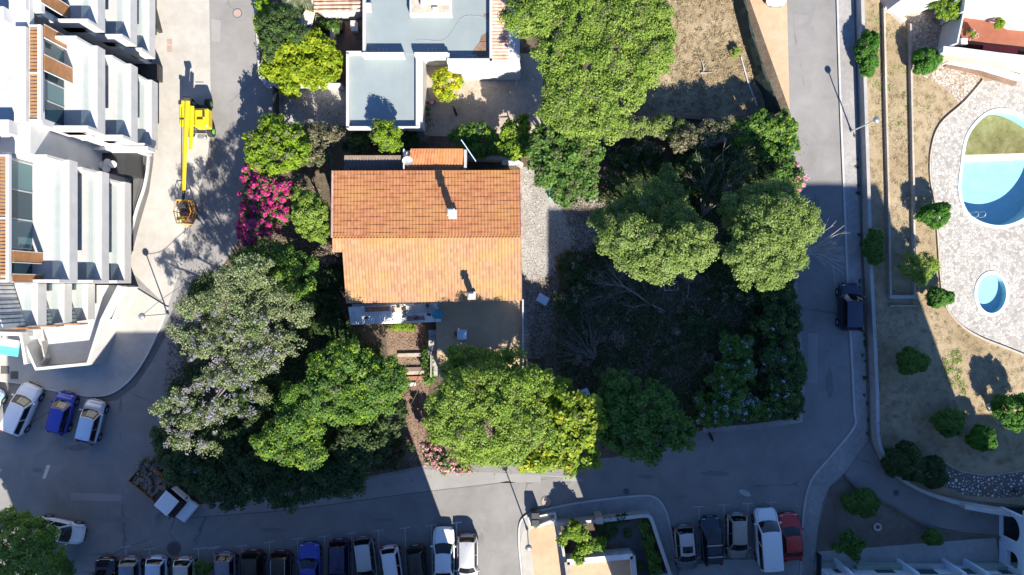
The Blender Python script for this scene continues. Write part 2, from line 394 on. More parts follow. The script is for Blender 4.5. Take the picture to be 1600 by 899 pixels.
# patches in the asphalt
sheet_px('road_patch', [[(318,-60),(400,-60),(411,120),(405,170),(330,205),(326,120)]], .008, 'asphalt')
sheet_px('road_apron', [[(236,-60),(326,-60),(330,200),(322,262),(300,330),(289,400),(262,480),(200,420),(200,-60)]], .010, 'paving_pale')
sheet_px('road_side_street', [[(688,778),(700,770),(792,752),(818,756),(818,800),(812,830),(818,880),(840,960),(690,960)]], .008, 'asphalt')
sheet_px('road_band', [[(560,752),(660,733),(760,738),(900,745),(915,752),(780,755),(669,768),(510,790),(300,809),(255,800),(300,790),(430,775)]], .008, 'asphalt_pale')
sheet_px('road_gutter', [[(151,618),(177,614),(205,594),(228,562),(250,525),(272,480),(286,445),(291,462),(262,520),(238,565),(212,603),(182,626),(150,629)]], .012, 'asphalt_dark')
sheet_px('dirt_verge', [[(1166,-60),(1228,-60),(1231,60),(1234,180),(1210,180),(1190,130),(1172,60)]], .012, 'sand')
sheet_px('forecourt', [[(-400,-60),(240,-60),(240,40),(243,160),(238,240),(228,300),(210,400),(190,450),(180,520),(-400,560)]], .014, 'paving_pale')
def pavement(name, pts, m='cobble', h=.12, kerb=True):
    pts = PP(pts); o = struct(name, MB().prism(pts, 0, h), m)
    return o
pavement('pavement_corner', smooth_loop([(262,480),(247,518),(226,560),(203,592),(178,612),(151,618),(115,614),(75,607),(40,599),(0,594),(-60,590)], 4, False)+[(-60,420),(180,430)], 'paving_pale')
struct('kerb', MB().wall(PP(smooth_loop([(263,480),(248,518),(227,561),(204,593),(178,613),(151,619),(115,615),(75,608),(40,600),(0,595),(-60,591)], 4, False)), .14, 0, .135), 'kerb')
pavement('pavement_edge', smooth_loop([(1250,1000),(1252,873),(1256,800),(1268,752),(1300,712),(1335,668),(1335,640),(1331,560),(1325,450),(1319,300),(1312,120),(1307,-60)], 5, False)+[(1332,-60),(1340,300),(1346,450),(1351,560),(1355,688),(1320,737),(1295,760),(1284,786),(1277,824),(1271,877),(1270,1000)], 'cobble')
struct('kerb', MB().wall(PP(smooth_loop([(1249,1000),(1251,873),(1255,800),(1267,751),(1299,711),(1334,667),(1334,640),(1330,560),(1324,450),(1318,300),(1311,120),(1306,-60)], 5, False)), .16, 0, .135), 'kerb')
pavement('pavement_island', smooth_loop([(826,1000),(815,885),(812,850),(813,820),(824,806),(850,797),(900,787),(960,779),(1005,775),(1022,778),(1035,790),(1044,815),(1052,860),(1056,884)], 4, False)+[(1050,1000)], 'cobble')
struct('kerb', MB().wall(PP(smooth_loop([(825,1000),(814,885),(811,850),(812,820),(823,805),(850,796),(900,786),(960,778),(1005,774),(1023,777),(1036,790),(1045,815),(1053,860),(1057,884)], 4, False)), .14, 0, .135), 'kerb')
pavement('pavement_lit_edge', [(813,850),(820,815),(846,806),(858,880),(880,1000),(828,1000)], 'paving_pale', .124)
pavement('pavement_block_edge', [(1098,676),(1098,668),(1170,663),(1246,652),(1250,600),(1244,520),(1238,440),(1245,440),(1251,520),(1257,600),(1253,660),(1175,671)], 'cobble', .1)
pavement('pavement_car_park', [(1126,874),(1190,874),(1252,874),(1252,1000),(1050,1000),(1062,890),(1090,882)], 'concrete', .05)
# ground of the plots
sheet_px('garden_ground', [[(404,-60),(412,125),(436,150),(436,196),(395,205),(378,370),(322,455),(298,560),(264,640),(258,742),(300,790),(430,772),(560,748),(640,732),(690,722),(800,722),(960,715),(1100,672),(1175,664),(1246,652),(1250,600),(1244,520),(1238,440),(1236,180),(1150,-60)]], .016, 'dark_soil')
sheet_px('gravel_drive', [[(436,140),(545,140),(545,197),(436,197)]], .020, 'gravel')
sheet_px('gravel_yard', [[(813,262),(850,258),(872,300),(940,312),(948,360),(905,400),(872,430),(866,500),(850,560),(818,560)]], .020, 'gravel')
sheet_px('dry_field', [[(985,-60),(1150,-60),(1160,30),(1180,110),(1200,178),(1100,186),(980,178)]], .020, 'stubble')
sheet_px('patio', [[(650,84),(850,84),(846,205),(790,215),(640,212)]], .022, 'patio_floor')
sheet_px('garden_path', [[(602,508),(664,508),(676,560),(668,620),(662,720),(622,720),(618,620),(606,560)]], .024, 'brown_soil')
sheet_px('alley', [[(426,44),(570,30),(570,100),(545,140),(500,140),(500,60)]], .020, 'brown_soil')
sheet_px('sand_bed', [[(832,880),(826,830),(836,824),(866,820),(874,870),(884,1000),(850,1000)]], .128, 'sand')
LAWN = smooth_loop([(1470,-60),(1430,20),(1500,140)], 1, False)
sheet_px('lawn', [[(1346,-60),(1700,-60),(1700,800),(1600,790),(1530,783),(1450,770),(1400,745),(1375,722),(1364,690),(1362,600),(1356,450),(1352,300)], POOL, KID], .014, 'dry_grass')
DECK = smooth_loop([(1535,128),(1508,160),(1470,196),(1457,235),(1456,280),(1463,320),(1467,370),(1472,440),(1481,480),(1502,506),(1530,524),(1570,540),(1610,556),(1700,580)], 5, False)+[(1700,100),(1600,120)]
sheet_px('pool_deck', [DECK, POOL, KID], .026, 'crazy_paving')
sheet_px('stone_path', [[(1418,14),(1462,24),(1474,72),(1477,100),(1500,104),(1530,120),(1530,134),(1500,164),(1472,134),(1424,112),(1420,76)]], .020, 'crazy_stone')
sheet_px('ramp', [[(1356,690),(1378,724),(1402,746),(1450,770),(1530,785),(1562,794),(1562,838),(1500,832),(1440,818),(1390,788),(1345,768),(1318,740)]], .012, 'asphalt')
sheet_px('planting_ground', [[(1296,762),(1318,744),(1345,768),(1390,790),(1440,820),(1500,834),(1562,840),(1562,880),(1284,882),(1274,870),(1280,820)]], .010, 'rough_ground')
sheet_px('footpath', [[(1276,862),(1330,858),(1556,840),(1562,884),(1272,892)]], .016, 'concrete')
sheet_px('pebble_path', [[(1474,724),(1500,738),(1545,744),(1600,738),(1700,720),(1700,770),(1560,778),(1510,774),(1462,756)]], .022, 'round_stones')
# repairs, stains and tyre wear in the asphalt
def blot(cx, cy, rx, ry, seed, m, z=.0105):
    rg = random.Random(seed); n_ = 18
    pts = [(cx+rx*(1+.35*rg.uniform(-1, 1))*math.cos(2*math.pi*i/n_), cy+ry*(1+.35*rg.uniform(-1, 1))*math.sin(2*math.pi*i/n_)) for i in range(n_)]
    return PP(smooth_loop(pts, 3))
ground_mat('oil_stain', [(.12, .116, .11), (.155, .15, .143), (.19, .184, .176)], big=.3, mid=2.5, fine=18, bump=.2, bd=.01)
for i, (cx, cy, rx, ry) in enumerate([(120,700,16,5),(60,735,9,4),(180,812,20,5),(752,842,5,8),(1275,330,5,26),(1115,740,22,4),(1010,745,12,3),(1296,600,6,24),(880,755,14,3),(430,828,22,4),(600,812,16,3),(1066,775,8,3),(1120,828,5,4),(1160,886,8,3)]):
    struct('road_stain', MB().sheet([blot(cx, cy, rx, ry, i, 0)], .0125+.0003*i), 'oil_stain')
for i, (x0, y0, x1, y1) in enumerate([(342,96,366,128),(330,30,345,66),(1240,20,1262,52),(1262,520,1278,600),(1120,705,1180,722),(110,770,190,784),(845,745,880,762)]):
    struct('road_repair', MB().sheet([PP([(x0, y0), (x1, y0+2), (x1-1, y1), (x0+1, y1-2)])], .0185+.0003*i), 'asphalt_pale' if i % 2 else 'asphalt')
# ------------------------------------------------------------------ painted marks and covers on the road
def strip(mb, a, b, wd, z):
    a = Vector(a[:2]); b = Vector(b[:2]); d = (b-a).normalized(); n_ = Vector((-d.y, d.x))*wd/2
    mb.add([(*(a+n_), z), (*(a-n_), z), (*(b-n_), z), (*(b+n_), z)], [(0, 1, 2, 3)])
def tmark(x, y, y2, label, bar=17, m='road_paint_worn', tilt=1.2):
    mb = MB(); strip(mb, P(x-bar/2, y+tilt), P(x+bar/2, y-tilt), .075, .0285); strip(mb, P(x, y+.8), P(x+2, y2), .075, .0245)
    o = mb.build('parking_mark', m); tag(o, label, 'parking mark', 'T marks between the parking bays'); return o
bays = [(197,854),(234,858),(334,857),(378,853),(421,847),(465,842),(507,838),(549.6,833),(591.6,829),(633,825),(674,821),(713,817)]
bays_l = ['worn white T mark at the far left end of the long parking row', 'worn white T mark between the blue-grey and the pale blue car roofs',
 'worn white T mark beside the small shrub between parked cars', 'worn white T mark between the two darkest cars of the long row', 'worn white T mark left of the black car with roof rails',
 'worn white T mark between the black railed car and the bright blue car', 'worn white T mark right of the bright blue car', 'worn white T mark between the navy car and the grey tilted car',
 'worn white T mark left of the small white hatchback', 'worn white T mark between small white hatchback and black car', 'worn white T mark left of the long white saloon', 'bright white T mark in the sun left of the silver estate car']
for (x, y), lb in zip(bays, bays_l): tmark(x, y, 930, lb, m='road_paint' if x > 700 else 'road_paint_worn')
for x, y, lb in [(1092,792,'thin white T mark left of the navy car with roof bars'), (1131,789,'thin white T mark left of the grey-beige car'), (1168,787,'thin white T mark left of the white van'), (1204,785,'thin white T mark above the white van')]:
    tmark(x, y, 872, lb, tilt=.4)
mb = MB(); strip(mb, P(302,858), P(345,854), .09, .0285); strip(mb, P(310,858), P(311,930), .09, .0245)
tag(mb.build('parking_mark', 'road_paint_worn'), 'worn white corner mark with a long bar beside the oval manhole', 'parking mark')
mb = MB(); strip(mb, P(1126,876), P(1190,876), .09, .056)
tag(mb.build('parking_line', 'road_paint_worn'), 'thin white line closing the bays behind the beige car', 'parking line')
mb = MB(); mb.add([P(66,748,.009), P(71,748,.009), P(79,727,.009), P(73,727,.009)], [(0, 1, 2, 3)])
tag(mb.build('lane_mark', 'cream_paint'), 'short cream lane mark on the shaded junction', 'lane mark')
def manhole(x, y, r, lb, m='manhole', z=.0):
    c = P(x, y); mb = MB(); 
    n_ = 24; R = r*S
    mb.prism([(c.x+R*math.cos(2*math.pi*i/n_), c.y+R*math.sin(2*math.pi*i/n_)) for i in range(n_)], .002+z, .018+z)
    o = mb.build('manhole_cover', m)
    ri = MB(); ri.ring([(c.x+R*1.25*math.cos(2*math.pi*i/n_), c.y+R*1.25*math.sin(2*math.pi*i/n_)) for i in range(n_)], [(c.x+R*1.01*math.cos(2*math.pi*i/n_), c.y+R*1.01*math.sin(2*math.pi*i/n_)) for i in range(n_)], .001+z, .021+z)
    tag(o, lb, 'manhole cover'); ri.build('rim', 'asphalt_dark', o)
manhole(371, 21, 6, 'round brown manhole cover on the left street', 'manhole_rust', .006)
manhole(854, 784, 7.5, 'pinkish round manhole cover beside the sunlit kerb corner', 'manhole_rust', .0)
manhole(978.5, 768, 4, 'small dark manhole cover above the curved kerb')
manhole(272, 857, 9, 'large dark manhole cover in front of the long parking row')
manhole(1400, 770, 4, 'small dark cover on the curved ramp', 'manhole', .01)
mb = MB(); mb.prism(PP([(1154,766),(1162,765),(1170,769),(1174,775),(1166,776),(1156,771)]), .003, .02)
tag(mb.build('cement_spill', 'road_paint_worn'), 'pale cement spill on the shaded road above the white van', 'spill')
def slab(px0, py0, px1, py1, lb, m, z=.01, h=.02):
    mb = MB(); mb.prism(PP([(px0, py0), (px1, py0), (px1, py1), (px0, py1)]), z, z+h); tag(mb.build('drain_cover', m), lb, 'drain cover')
slab(3, 572, 16, 584, 'dark square drain cover left of the pair on the pavement', 'manhole', .12); slab(18, 580, 30, 592, 'dark square drain cover right of the pair on the pavement', 'manhole', .12)
slab(261, 62, 269, 70, 'brown square cover on the pale forecourt, upper of two', 'manhole_rust'); slab(261, 72, 269, 82, 'brown square cover on the pale forecourt, lower of two', 'manhole_rust')
# long seams of the road
for pts, lb in [([(300,809),(426,799.5),(510,789.5),(600,777),(669,768),(780,755)], 'long dark joint along the road below the trees')]:
    mb = MB(); 
    L = smooth_loop(pts, 6, False)
    for a, b in zip(L, L[1:]): strip(mb, P(*a), P(*b), .07, .011)
    struct('road_joint', mb, 'asphalt_dark')
# ------------------------------------------------------------------ pools
def basin(name, outline, depth, floor_split, label):
    w3 = [P(x, y) for x, y in outline]; c = sum(w3, Vector())/len(w3); n_ = len(w3)
    t_ = thing(name, label, 'pool', (c.x, c.y, 0))
    mb = MB(); vs = [(p.x, p.y, .03) for p in w3]+[(c.x+(p.x-c.x)*.985, c.y+(p.y-c.y)*.985, -depth) for p in w3]
    mb.add(vs, [((i+1) % n_, i, n_+i, n_+(i+1) % n_) for i in range(n_)]); mb.build('basin_wall', 'pool_paint', t_)
    mb = MB(); mb.sheet([[(v[0], v[1]) for v in vs[n_:]]], -depth); mb.build('basin_floor', 'pool_paint', t_)
    k = 1.0
    out = [c+(p-c)*(1+.24/(p-c).length) for p in w3]; inn = [c+(p-c)*(1-.03/(p-c).length) for p in w3]
    MB().ring([(p.x, p.y) for p in out], [(p.x, p.y) for p in inn], .027, .075).build('coping', 'white_dirty' if name == 'x' else 'pool_white', t_)
    MB().sheet([[(c.x+(p.x-c.x)*.99, c.y+(p.y-c.y)*.99) for p in w3]], -.5 if depth > 1 else -.25).build('water', 'pool_water', t_)
    return t_, c
pt, pc = basin('swimming_pool', POOL, 1.55, None, 'large kidney-shaped swimming pool with brown algae at its shallow end')
# shallow floor with algae (a raised step of the floor)
sh_ = [(x, y) for x, y in POOL if y < 236]; 
sh_ = sorted(sh_, key=lambda p: p[0]); lft = min(sh_, key=lambda p: p[0])
ring_ = [(pc.x+(P(x, y).x-pc.x)*.98, pc.y+(P(x, y).y-pc.y)*.98) for x, y in POOL if y < 240]
# keep loop order: points of POOL with y<240 start on the left side going up and over
MB().prism(ring_, -1.54, -1.15).build('shallow_floor', 'algae', pt)
ring2 = [(pc.x+(P(x, y).x-pc.x)*.984, pc.y+(P(x, y).y-pc.y)*.984-(.55 if y < 240 else 0)) for x, y in POOL if y < 240]
MB().prism([p for p in ring2 if p[1] < P(0, 200).y], -1.54, -1.28).build('pool_slope', 'cream_paint', pt)
for dx in (0, 11):
    mb = MB(); a = P(1518+dx, 334)
    mb.tube([a+Vector((0, -.35, .05)), a+Vector((0, -.35, .75)), a+Vector((.02, -.15, .9)), a+Vector((.04, .1, .75)), a+Vector((.05, .15, -.6))], .025, 6); mb.build('ladder_rail', 'pale_metal', pt)
kt, kc = basin('paddling_pool', KID, .55, None, 'small oval paddling pool on the paved deck')
# ------------------------------------------------------------------ walls
def wall_thing(name, line, th, z0, z1, m, label, cat='wall', coping=None):
    o = MB().wall(PP(line), th, z0, z1).build(name, m); tag(o, label, cat)
    if coping: MB().wall(PP(line), th+.08, z1+.002, z1+.05).build('coping', coping, o)
    return o
wall_thing('boundary_wall', smooth_loop([(1336,-60),(1343,150),(1348,300),(1352,420),(1357,520),(1361,610),(1363,680),(1372,708),(1384,728),(1400,744),(1420,757),(1450,770),(1490,782),(1530,790),(1558,795)], 5, False), .2, 0, 1.0, 'weathered_wall', 'long curving pale garden wall between right pavement and dry lawn', coping='concrete')
mb = MB(); g = P(1362, 668)
for i in range(5): mb.box((g.x+.10*math.sin(i*2.2), g.y-.6+i*.3, 1.056), (.16, .05, .008), rz=.5*math.sin(i*3))
for i in range(4): mb.box((g.x+.05, g.y-.5+i*.35, 1.056), (.04, .22, .008), rz=.4)
tag(mb.build('graffiti_mark', 'graffiti'), 'faded purple graffiti scrawl on top of the curved garden wall', 'graffiti')
wall_thing('retaining_wall', [(1378,14),(1381,150),(1385,300),(1388,462)], .16, 0, .42, 'stone', 'low stone retaining wall nearest the right pavement')
wall_thing('retaining_wall', [(1419,40),(1421,150),(1424,300),(1426,462)], .16, 0, .42, 'stone', 'low stone retaining wall on the pool side of the lawn steps')
wall_thing('retaining_wall', [(1386,464),(1430,464)], .3, 0, .45, 'concrete', 'short cross wall closing the two low walls, upper')
wall_thing('retaining_wall', [(1388,478),(1427,478)], .12, 0, .3, 'stone', 'short cross wall closing the two low walls, lower')
wall_thing('garden_step', [(1379,14),(1392,20),(1410,36)], .35, 0, .5, 'white_paint', 'short white slanted wall at the top of the lawn', 'wall')
wall_thing('kerb_stones', smooth_loop([(1535,126),(1506,160),(1468,195),(1454,235),(1453,280),(1460,320),(1464,370),(1469,440),(1478,481),(1500,508),(1530,527),(1570,543),(1610,559)], 5, False), .12, 0, .16, 'stone', 'thin dark stone edging round the pool deck', 'edging')
wall_thing('kerb_stones', smooth_loop([(1476,722),(1502,736),(1545,742),(1600,735),(1650,728)], 5, False), .1, 0, .12, 'stone', 'thin pale edging along the pebble path', 'edging')
wall_thing('field_wall', [(982,186),(1060,184),(1130,190),(1200,184)], .3, 0, .6, 'brown_soil', 'grey concrete wall below the dry field')
wall_thing('plot_wall', [(925,218),(1000,214),(1065,215),(1130,222)], .25, 0, 1.1, 'stone', 'old wall hidden under the hedge south of the dry field')
wall_thing('hedge_wall', [(420,137),(540,139)], .22, 0, 1.3, 'white_paint', 'white wall below the bright hedge beside the gravel drive')
wall_thing('gate_post', [(417,128),(426,138)], .3, 0, 1.6, 'white_paint', 'short white pier at the hedge corner by the street', 'pier')
wall_thing('street_wall', [(404,0),(409,70),(412,126)], .2, 0, 1.0, 'weathered_wall', 'low wall between left street and the hedge garden')
wall_thing('drive_gate', [(436,142),(437,196)], .08, .1, 1.5, 'dark_metal', 'dark metal gate of the gravel drive', 'gate')
wall_thing('lying_pipe', [(1157,90),(1168,130),(1182,166)], .1, .05, .18, 'white_dirty', 'white pipe lying along the dry field near the green fence', 'pipe')
wall_thing('planting_edge', [(1276,862),(1276,1000)], .06, 0, .9, 'dark_metal', 'thin dark railing beside the lower right pavement', 'railing')
wall_thing('ramp_kerb', smooth_loop([(1318,742),(1345,768),(1390,789),(1440,819),(1500,833),(1562,839)], 4, False), .15, 0, .18, 'brown_sheet', 'dark kerb between ramp and planting ground', 'kerb')
# green netted fence beside the dirt verge
t_ = thing('net_fence', 'dark green netted fence between dry field and sandy verge', 'fence', P(1172, 80))
L = smooth_loop([(1143,-60),(1150,10),(1160,55),(1176,110),(1192,150),(1205,182)], 4, False)
mb = MB(); Lw = PP(L)
vs = []; 
for i, p in enumerate(Lw):
    wob = .08*math.sin(i*1.3)
    for q, z in ((-.10+wob, 0), (-.03, .9), (.10+wob, 1.7), (.24, 1.72), (.12, .9), (.02, 0)): vs.append((p.x+q, p.y, z))
mb.add(vs, [(i*6+j, (i+1)*6+j, (i+1)*6+(j+1) % 6, i*6+(j+1) % 6) for i in range(len(Lw)-1) for j in range(6)]); mb.build('net', 'net_green', t_)
for p in Lw[::3]: MB().tube([(p.x+.2, p.y, 0), (p.x+.2, p.y, 1.9)], .035, 6).build('post', 'dark_metal', t_)
# planted yard at the bottom
yt = wall_thing('yard_wall', smooth_loop([(868,812),(890,811),(940,806),(975,802),(1006,799),(1014,806),(1022,830),(1034,865),(1044,895)], 3, False), .22, 0, 1.2, 'weathered_wall', 'whitewashed wall round the planted yard at the bottom', coping='white_dirty')
wall_thing('yard_wall', [(872,815),(878,850),(892,930)], .22, 0, 1.2, 'weathered_wall', 'pale stone wall on the sand-bed side of the planted yard')
wall_thing('yard_wall', [(1014,892),(1046,890)], .22, 0, 1.2, 'weathered_wall', 'short wall closing the planted yard at its lower right corner')
MB().box(P(935, 807, .9)-Vector((0, .1, .0)), (.6, .55, 1.8), bev=.04).build('pier', 'stone', yt)
sheet_px('yard_ground', [[(872,816),(1008,802),(1044,893),(892,930)]], .13, 'dark_soil')
sheet_px('yard_path', [[(952,822),(998,812),(1008,860),(1014,920),(990,920),(985,868),(975,845),(950,850)]], .134, 'asphalt_dark')
# little annex in that yard
t_ = thing('yard_annex', 'low pale annex with open top and tan floor in planted yard', 'annex', P(935, 885))
for L_, m_ in (([(884,868),(984,859)], 'sheet_metal'), ([(984,859),(990,930)], 'white_dirty'), ([(884,868),(892,930)], 'stone')):
    MB().wall(PP(L_), .45, .13, 1.5).build('wall', m_, t_)
MB().prism(PP([(888,874),(980,866),(986,930),(894,930)]), .13, .9).build('floor', 'sand', t_)
# kerb box with bins at the corner of the island
t_ = thing('bin_enclosure', 'low white-edged enclosure with two dark lids on the sunlit corner', 'enclosure', P(848, 810))
o_ = PP([(824,806),(868,798),(870,810),(840,822),(828,818)]); i_ = PP([(828,808),(865,801),(866,808),(840,818),(831,815)])
MB().ring([(p.x, p.y) for p in o_], [(p.x, p.y) for p in i_], .12, .5).build('edge', 'white_paint', t_)
for q in ((836,803),(836,814)):
    MB().box(P(*q, .7), (.75, .6, 1.1), bev=.08).build('bin', 'dark_metal', t_)
# ------------------------------------------------------------------ old house with the tiled roof
def tiled(p00, p10, p01, p11, ncol, nrow, amp=.045, step=.035):
    """barrel tiled sheet. u along the eaves, v up the slope; p00,p10 eave ends, p01,p11 ridge ends"""
    p00, p10, p01, p11 = map(Vector, (p00, p10, p01, p11)); per = 7
    nu = ncol*per
    nrm = (p10-p00).cross(p01-p00).normalized()
    if nrm.z < 0: nrm = -nrm
    out = MB()
    def pt(i, v, h, r):
        u = i/nu; ph = (i % per)/per; b = p00.lerp(p10, u).lerp(p01.lerp(p11, u), v)
        return b+nrm*(amp*(abs(math.cos(math.pi*ph))**.8)+h+.008*math.sin(i//per*12.9898+r*78.233))
    for r in range(nrow):
        v0, v1 = r/nrow, (r+1)/nrow
        vs = [pt(i, v0, step, r) for i in range(nu+1)]+[pt(i, v1, 0.0, r) for i in range(nu+1)]+[pt(i, v0, step-.05, r) for i in range(nu+1)]
        m_ = nu+1; out.add(vs, [(i+1, i, m_+i, m_+i+1) for i in range(nu)], True)
        out.add([vs[i] for i in range(m_)]+vs[2*m_:], [(i, i+1, m_+i+1, m_+i) for i in range(nu)], False)
    return out
def chimney(px, py, zb, parent, sc=1.0):
    b = P(px, py, zb); mb = MB(); mb.box(b+Vector((0, 0, 1.1)), (.5*sc, .5*sc, .6)); lift = .6
    mb.box(b+Vector((0, 0, .1)), (.75*sc, .8*sc, .9)); mb.box(b+Vector((0, 0, .85*sc)), (.42*sc, .42*sc, 1.0*sc)); b = b+Vector((0, 0, lift)); mb.box(b+Vector((0, 0, 1.4*sc)), (.62*sc, .62*sc, .12))
    o = mb.build('chimney', 'white_dirty', parent)
    c = MB(); 
    for a in (-1, 1): c.box(b+Vector((a*.22*sc, 0, 1.6*sc)), (.08, .5*sc, .35))
    c.box(b+Vector((0, 0, 1.82*sc)), (.66*sc, .66*sc, .1), top=.6); c.build('cap', 'white_dirty', o)
    MB().box(b+Vector((0, 0, 1.47*sc)), (.36*sc, .36*sc, .04)).build('flue', 'dark_metal', o)
ho = thing('tiled_house', 'old house with two-tone orange clay tile roof in the middle', 'house', P(668, 370))
ze, zr = 5.2, 6.35
def Q(x, y, z): return P(x, y, z)
nA, nB = Q(519.5, 267.5, ze), Q(813, 266.5, ze); rA, rB = Q(518.5, 371, zr), Q(815, 369.5, zr)
tiled(nA, nB, rA, rB, 58, 17, .065, .018).build('roof', 'tile_orange', ho)
sA, sB = Q(541, 474, ze-.1), Q(815.5, 469.5, ze-.1); tA, tB = Q(519, 372, zr-.28), Q(815, 371, zr-.28); tA2 = Q(534, 372, zr-.28)
tiled(sB, sA, tB, tA2, 56, 17, .075, .02).build('roof', 'tile_peach', ho)
tiled(Q(536, 394, zr-.7), Q(520, 394, zr-.7), Q(536, 372, zr-.29), Q(519.5, 372, zr-.29), 3, 3).build('roof', 'tile_peach', ho)
mb = MB()
for i in range(59):
    u = (i+.5)/59; a = rA.lerp(rB, u); mb.tube([a+Vector((0, -.10, -.02)), a+Vector((0, .12, -.05))], [.11, .10], 6)
mb.build('ridge_tiles', 'tile_orange', ho)
x0, x1 = nA.x+.35, nB.x-.35; y1, y0 = nA.y-.3, sA.y+.35
body = MB(); x2 = tA2.x+.4; ym = rA.y; body.prism([(x2, y0), (x1, y0), (x1, y1), (x0, y1), (x0, ym-.6), (x2, ym-.6)], 0, 4.9)
body.add([(x0, y1, 4.88), (x0, ym, 6.0), (x0, ym-.6, 4.88), (x1, y1, 4.88), (x1, ym, 6.0), (x1, y0, 4.88), (x2, ym, 6.0), (x2, y0, 4.88), (x2, ym, 4.88)], [(0, 1, 2), (5, 4, 3), (6, 7, 8)])
body.build('wall', 'white_dirty', ho)
for u in np.linspace(.1, .9, 6):
    o = MB().box((x1+.02, y0+(y1-y0)*u, 3.4), (.08, 1.0, 1.3)).build('window', 'window_glass', ho)
    MB().box((x1+.05, y0+(y1-y0)*u, 2.7), (.2, 1.2, .08)).build('sill', 'white_dirty', o)
mb = MB()
for a, b in ((nA, rA), (nB, rB)): MB().tube([a+Vector((0, 0, .03)), b+Vector((0, 0, .03))], .09, 6).build('verge_tiles', 'tile_brown', ho)
pass
chimney(708, 336, 5.8, ho, .85); chimney(738, 462, 5.05, ho, .78)
# metal-roofed lean-to at the front
t_ = thing('metal_lean_to', 'low lean-to with white and rusty sheet metal roof at house front', 'lean-to', P(615, 490))
MB().prism(PP([(550,476),(688,470),(684,503),(552,507)], 3.2), 0, 3.2).build('wall', 'white_dirty', t_)
def corr(pts, z0, z1, n, m, name, par, amp=.03):
    a, b, c, d = P(*pts[0], z0), P(*pts[1], z0), P(*pts[2], z1), P(*pts[3], z1)   # low left, low right, high right, high left
    nu = n*4
    return MB().grid(lambda u, v: a.lerp(b, u).lerp(d.lerp(c, u), v)+Vector((0, 0, amp*math.sin(2*math.pi*u*n))), nu, 2).build(name, m, par)
corr([(548,508),(690,503),(682,474),(544,480)], 3.3, 3.75, 40, 'sheet_metal', 'roof', t_)
corr([(570,488),(609,486),(609,479),(570,480)], 3.68, 3.78, 8, 'rust', 'roof_sheet', t_); corr([(636,502),(664,500),(663,494),(636,495)], 3.45, 3.55, 6, 'rust', 'roof_sheet', t_)
corr([(634,490),(676,488),(676,476),(634,478)], 3.68, 3.85, 14, 'concrete', 'roof_sheet', t_); corr([(612,489),(632,488),(632,478),(612,480)], 3.66, 3.8, 5, 'tile_brown', 'roof_sheet', t_)
mb = MB()
for i, (x, y) in enumerate([(572,497),(631,483),(632,493),(668,478),(670,492),(650,497),(632,503),(622,478)]):
    c = P(x, y, 3.8); mb.box(c, (.28+.06*(i % 3), .2+.05*(i % 2), .16), rz=i*.7, bev=.03)
mb.build('ballast', 'dark_metal', t_)
MB().box(P(648, 470, 3.95), (.35, .3, .3), bev=.03).build('vent', 'white_dirty', t_)
# terrace
t_ = thing('front_terrace', 'tan tiled front terrace below the pale roof slope', 'terrace', P(750, 520))
MB().prism(PP([(680,466),(817,466),(817,590),(684,590)], 2.9), 0, 2.9).build('floor', 'terrace_floor', t_)
MB().wall(PP([(817,468),(817,590)], 3), .12, 2.5, 3.35).build('parapet', 'white_dirty', t_)
MB().wall(PP([(673,522),(673,590)], 2), .1, 0, 1.9).build('parapet', 'concrete', t_)
for i in range(9):
    mb = MB().box(P(677, 520+i*8, 2.6-i*.28), (.75, .42, .3)); mb.build('step', 'concrete', t_)
mb = MB()
for i in range(13):
    a = P(750+rnd.uniform(-6, 6), 478+i*8, 2.905); mb.tube([a, a+Vector((.01, -.3, 0))], .006, 4)
mb.build('joint', 'concrete', t_)
t_ = thing('white_table', 'small white square table on the tan terrace', 'table', P(722, 523, 2.9))
MB().box(P(722, 523, 3.62), (.8, .8, .05), bev=.02).build('tabletop', 'light_blue', t_)
for a in (-1, 1):
    for b_ in (-1, 1): MB().box(P(722, 523, 3.25)+Vector((a*.33, b_*.33, 0)), (.05, .05, .7)).build('leg', 'white_dirty', t_)
t_ = thing('red_chair', 'dark red chair beside the white terrace table', 'chair', P(713, 522, 2.9))
MB().box(P(713.5, 522, 3.33), (.42, .42, .05), bev=.02).build('seat', 'rust', t_); MB().box(P(710, 522, 3.6), (.05, .42, .5), bev=.02).build('backrest', 'rust', t_)
for a in (-1, 1):
    for b_ in (-1, 1): MB().box(P(713.5, 522, 3.1)+Vector((a*.17, b_*.17, 0)), (.04, .04, .42)).build('leg', 'rust', t_)
t_ = thing('teal_parasol', 'folded-out teal cloth canopy beside the metal lean-to', 'canopy', P(684, 491, 2.9))
mb = MB(); c = P(684, 491, 4.3); mb.add([c+Vector((0, 0, .25))]+[c+Vector((.55*math.cos(a), .45*math.sin(a), 0)) for a in np.linspace(0, 2*math.pi, 7)[:-1]], [(0, i, i % 6+1) for i in range(1, 7)]); mb.build('cloth', 'teal_cloth', t_)
MB().tube([c+Vector((0, 0, -1.4)), c+Vector((0, 0, .25))], .02, 6).build('pole', 'pale_metal', t_)
# steps of the garden path
for x0_, x1_, y_, hh, m_ in [(622,666,556,.5,'stone'), (624,668,578,.4,'brown_sheet'), (632,664,586,.3,'stone'), (634,668,590,.2,'rust'), (636,654,600,.15,'white_dirty')]:
    pass
lbl = ['pale stone step across the garden path, nearest the house', 'brown step across the garden path, second from the house', 'thin stone step in the middle of the garden path', 'rusty plank step on the garden path', 'small white slab step on the lower garden path']
for (x0_, x1_, y_, hh, m_), lb in zip([(622,670,555,.25,'stone'), (624,668,577,.2,'brown_sheet'), (630,664,583,.14,'stone'), (632,668,591,.2,'rust'), (636,650,601,.15,'white_paint')], lbl):
    wall_thing('garden_step', [(x0_, y_), (x1_, y_-1)], .3, 0, hh, m_, lb, 'step')
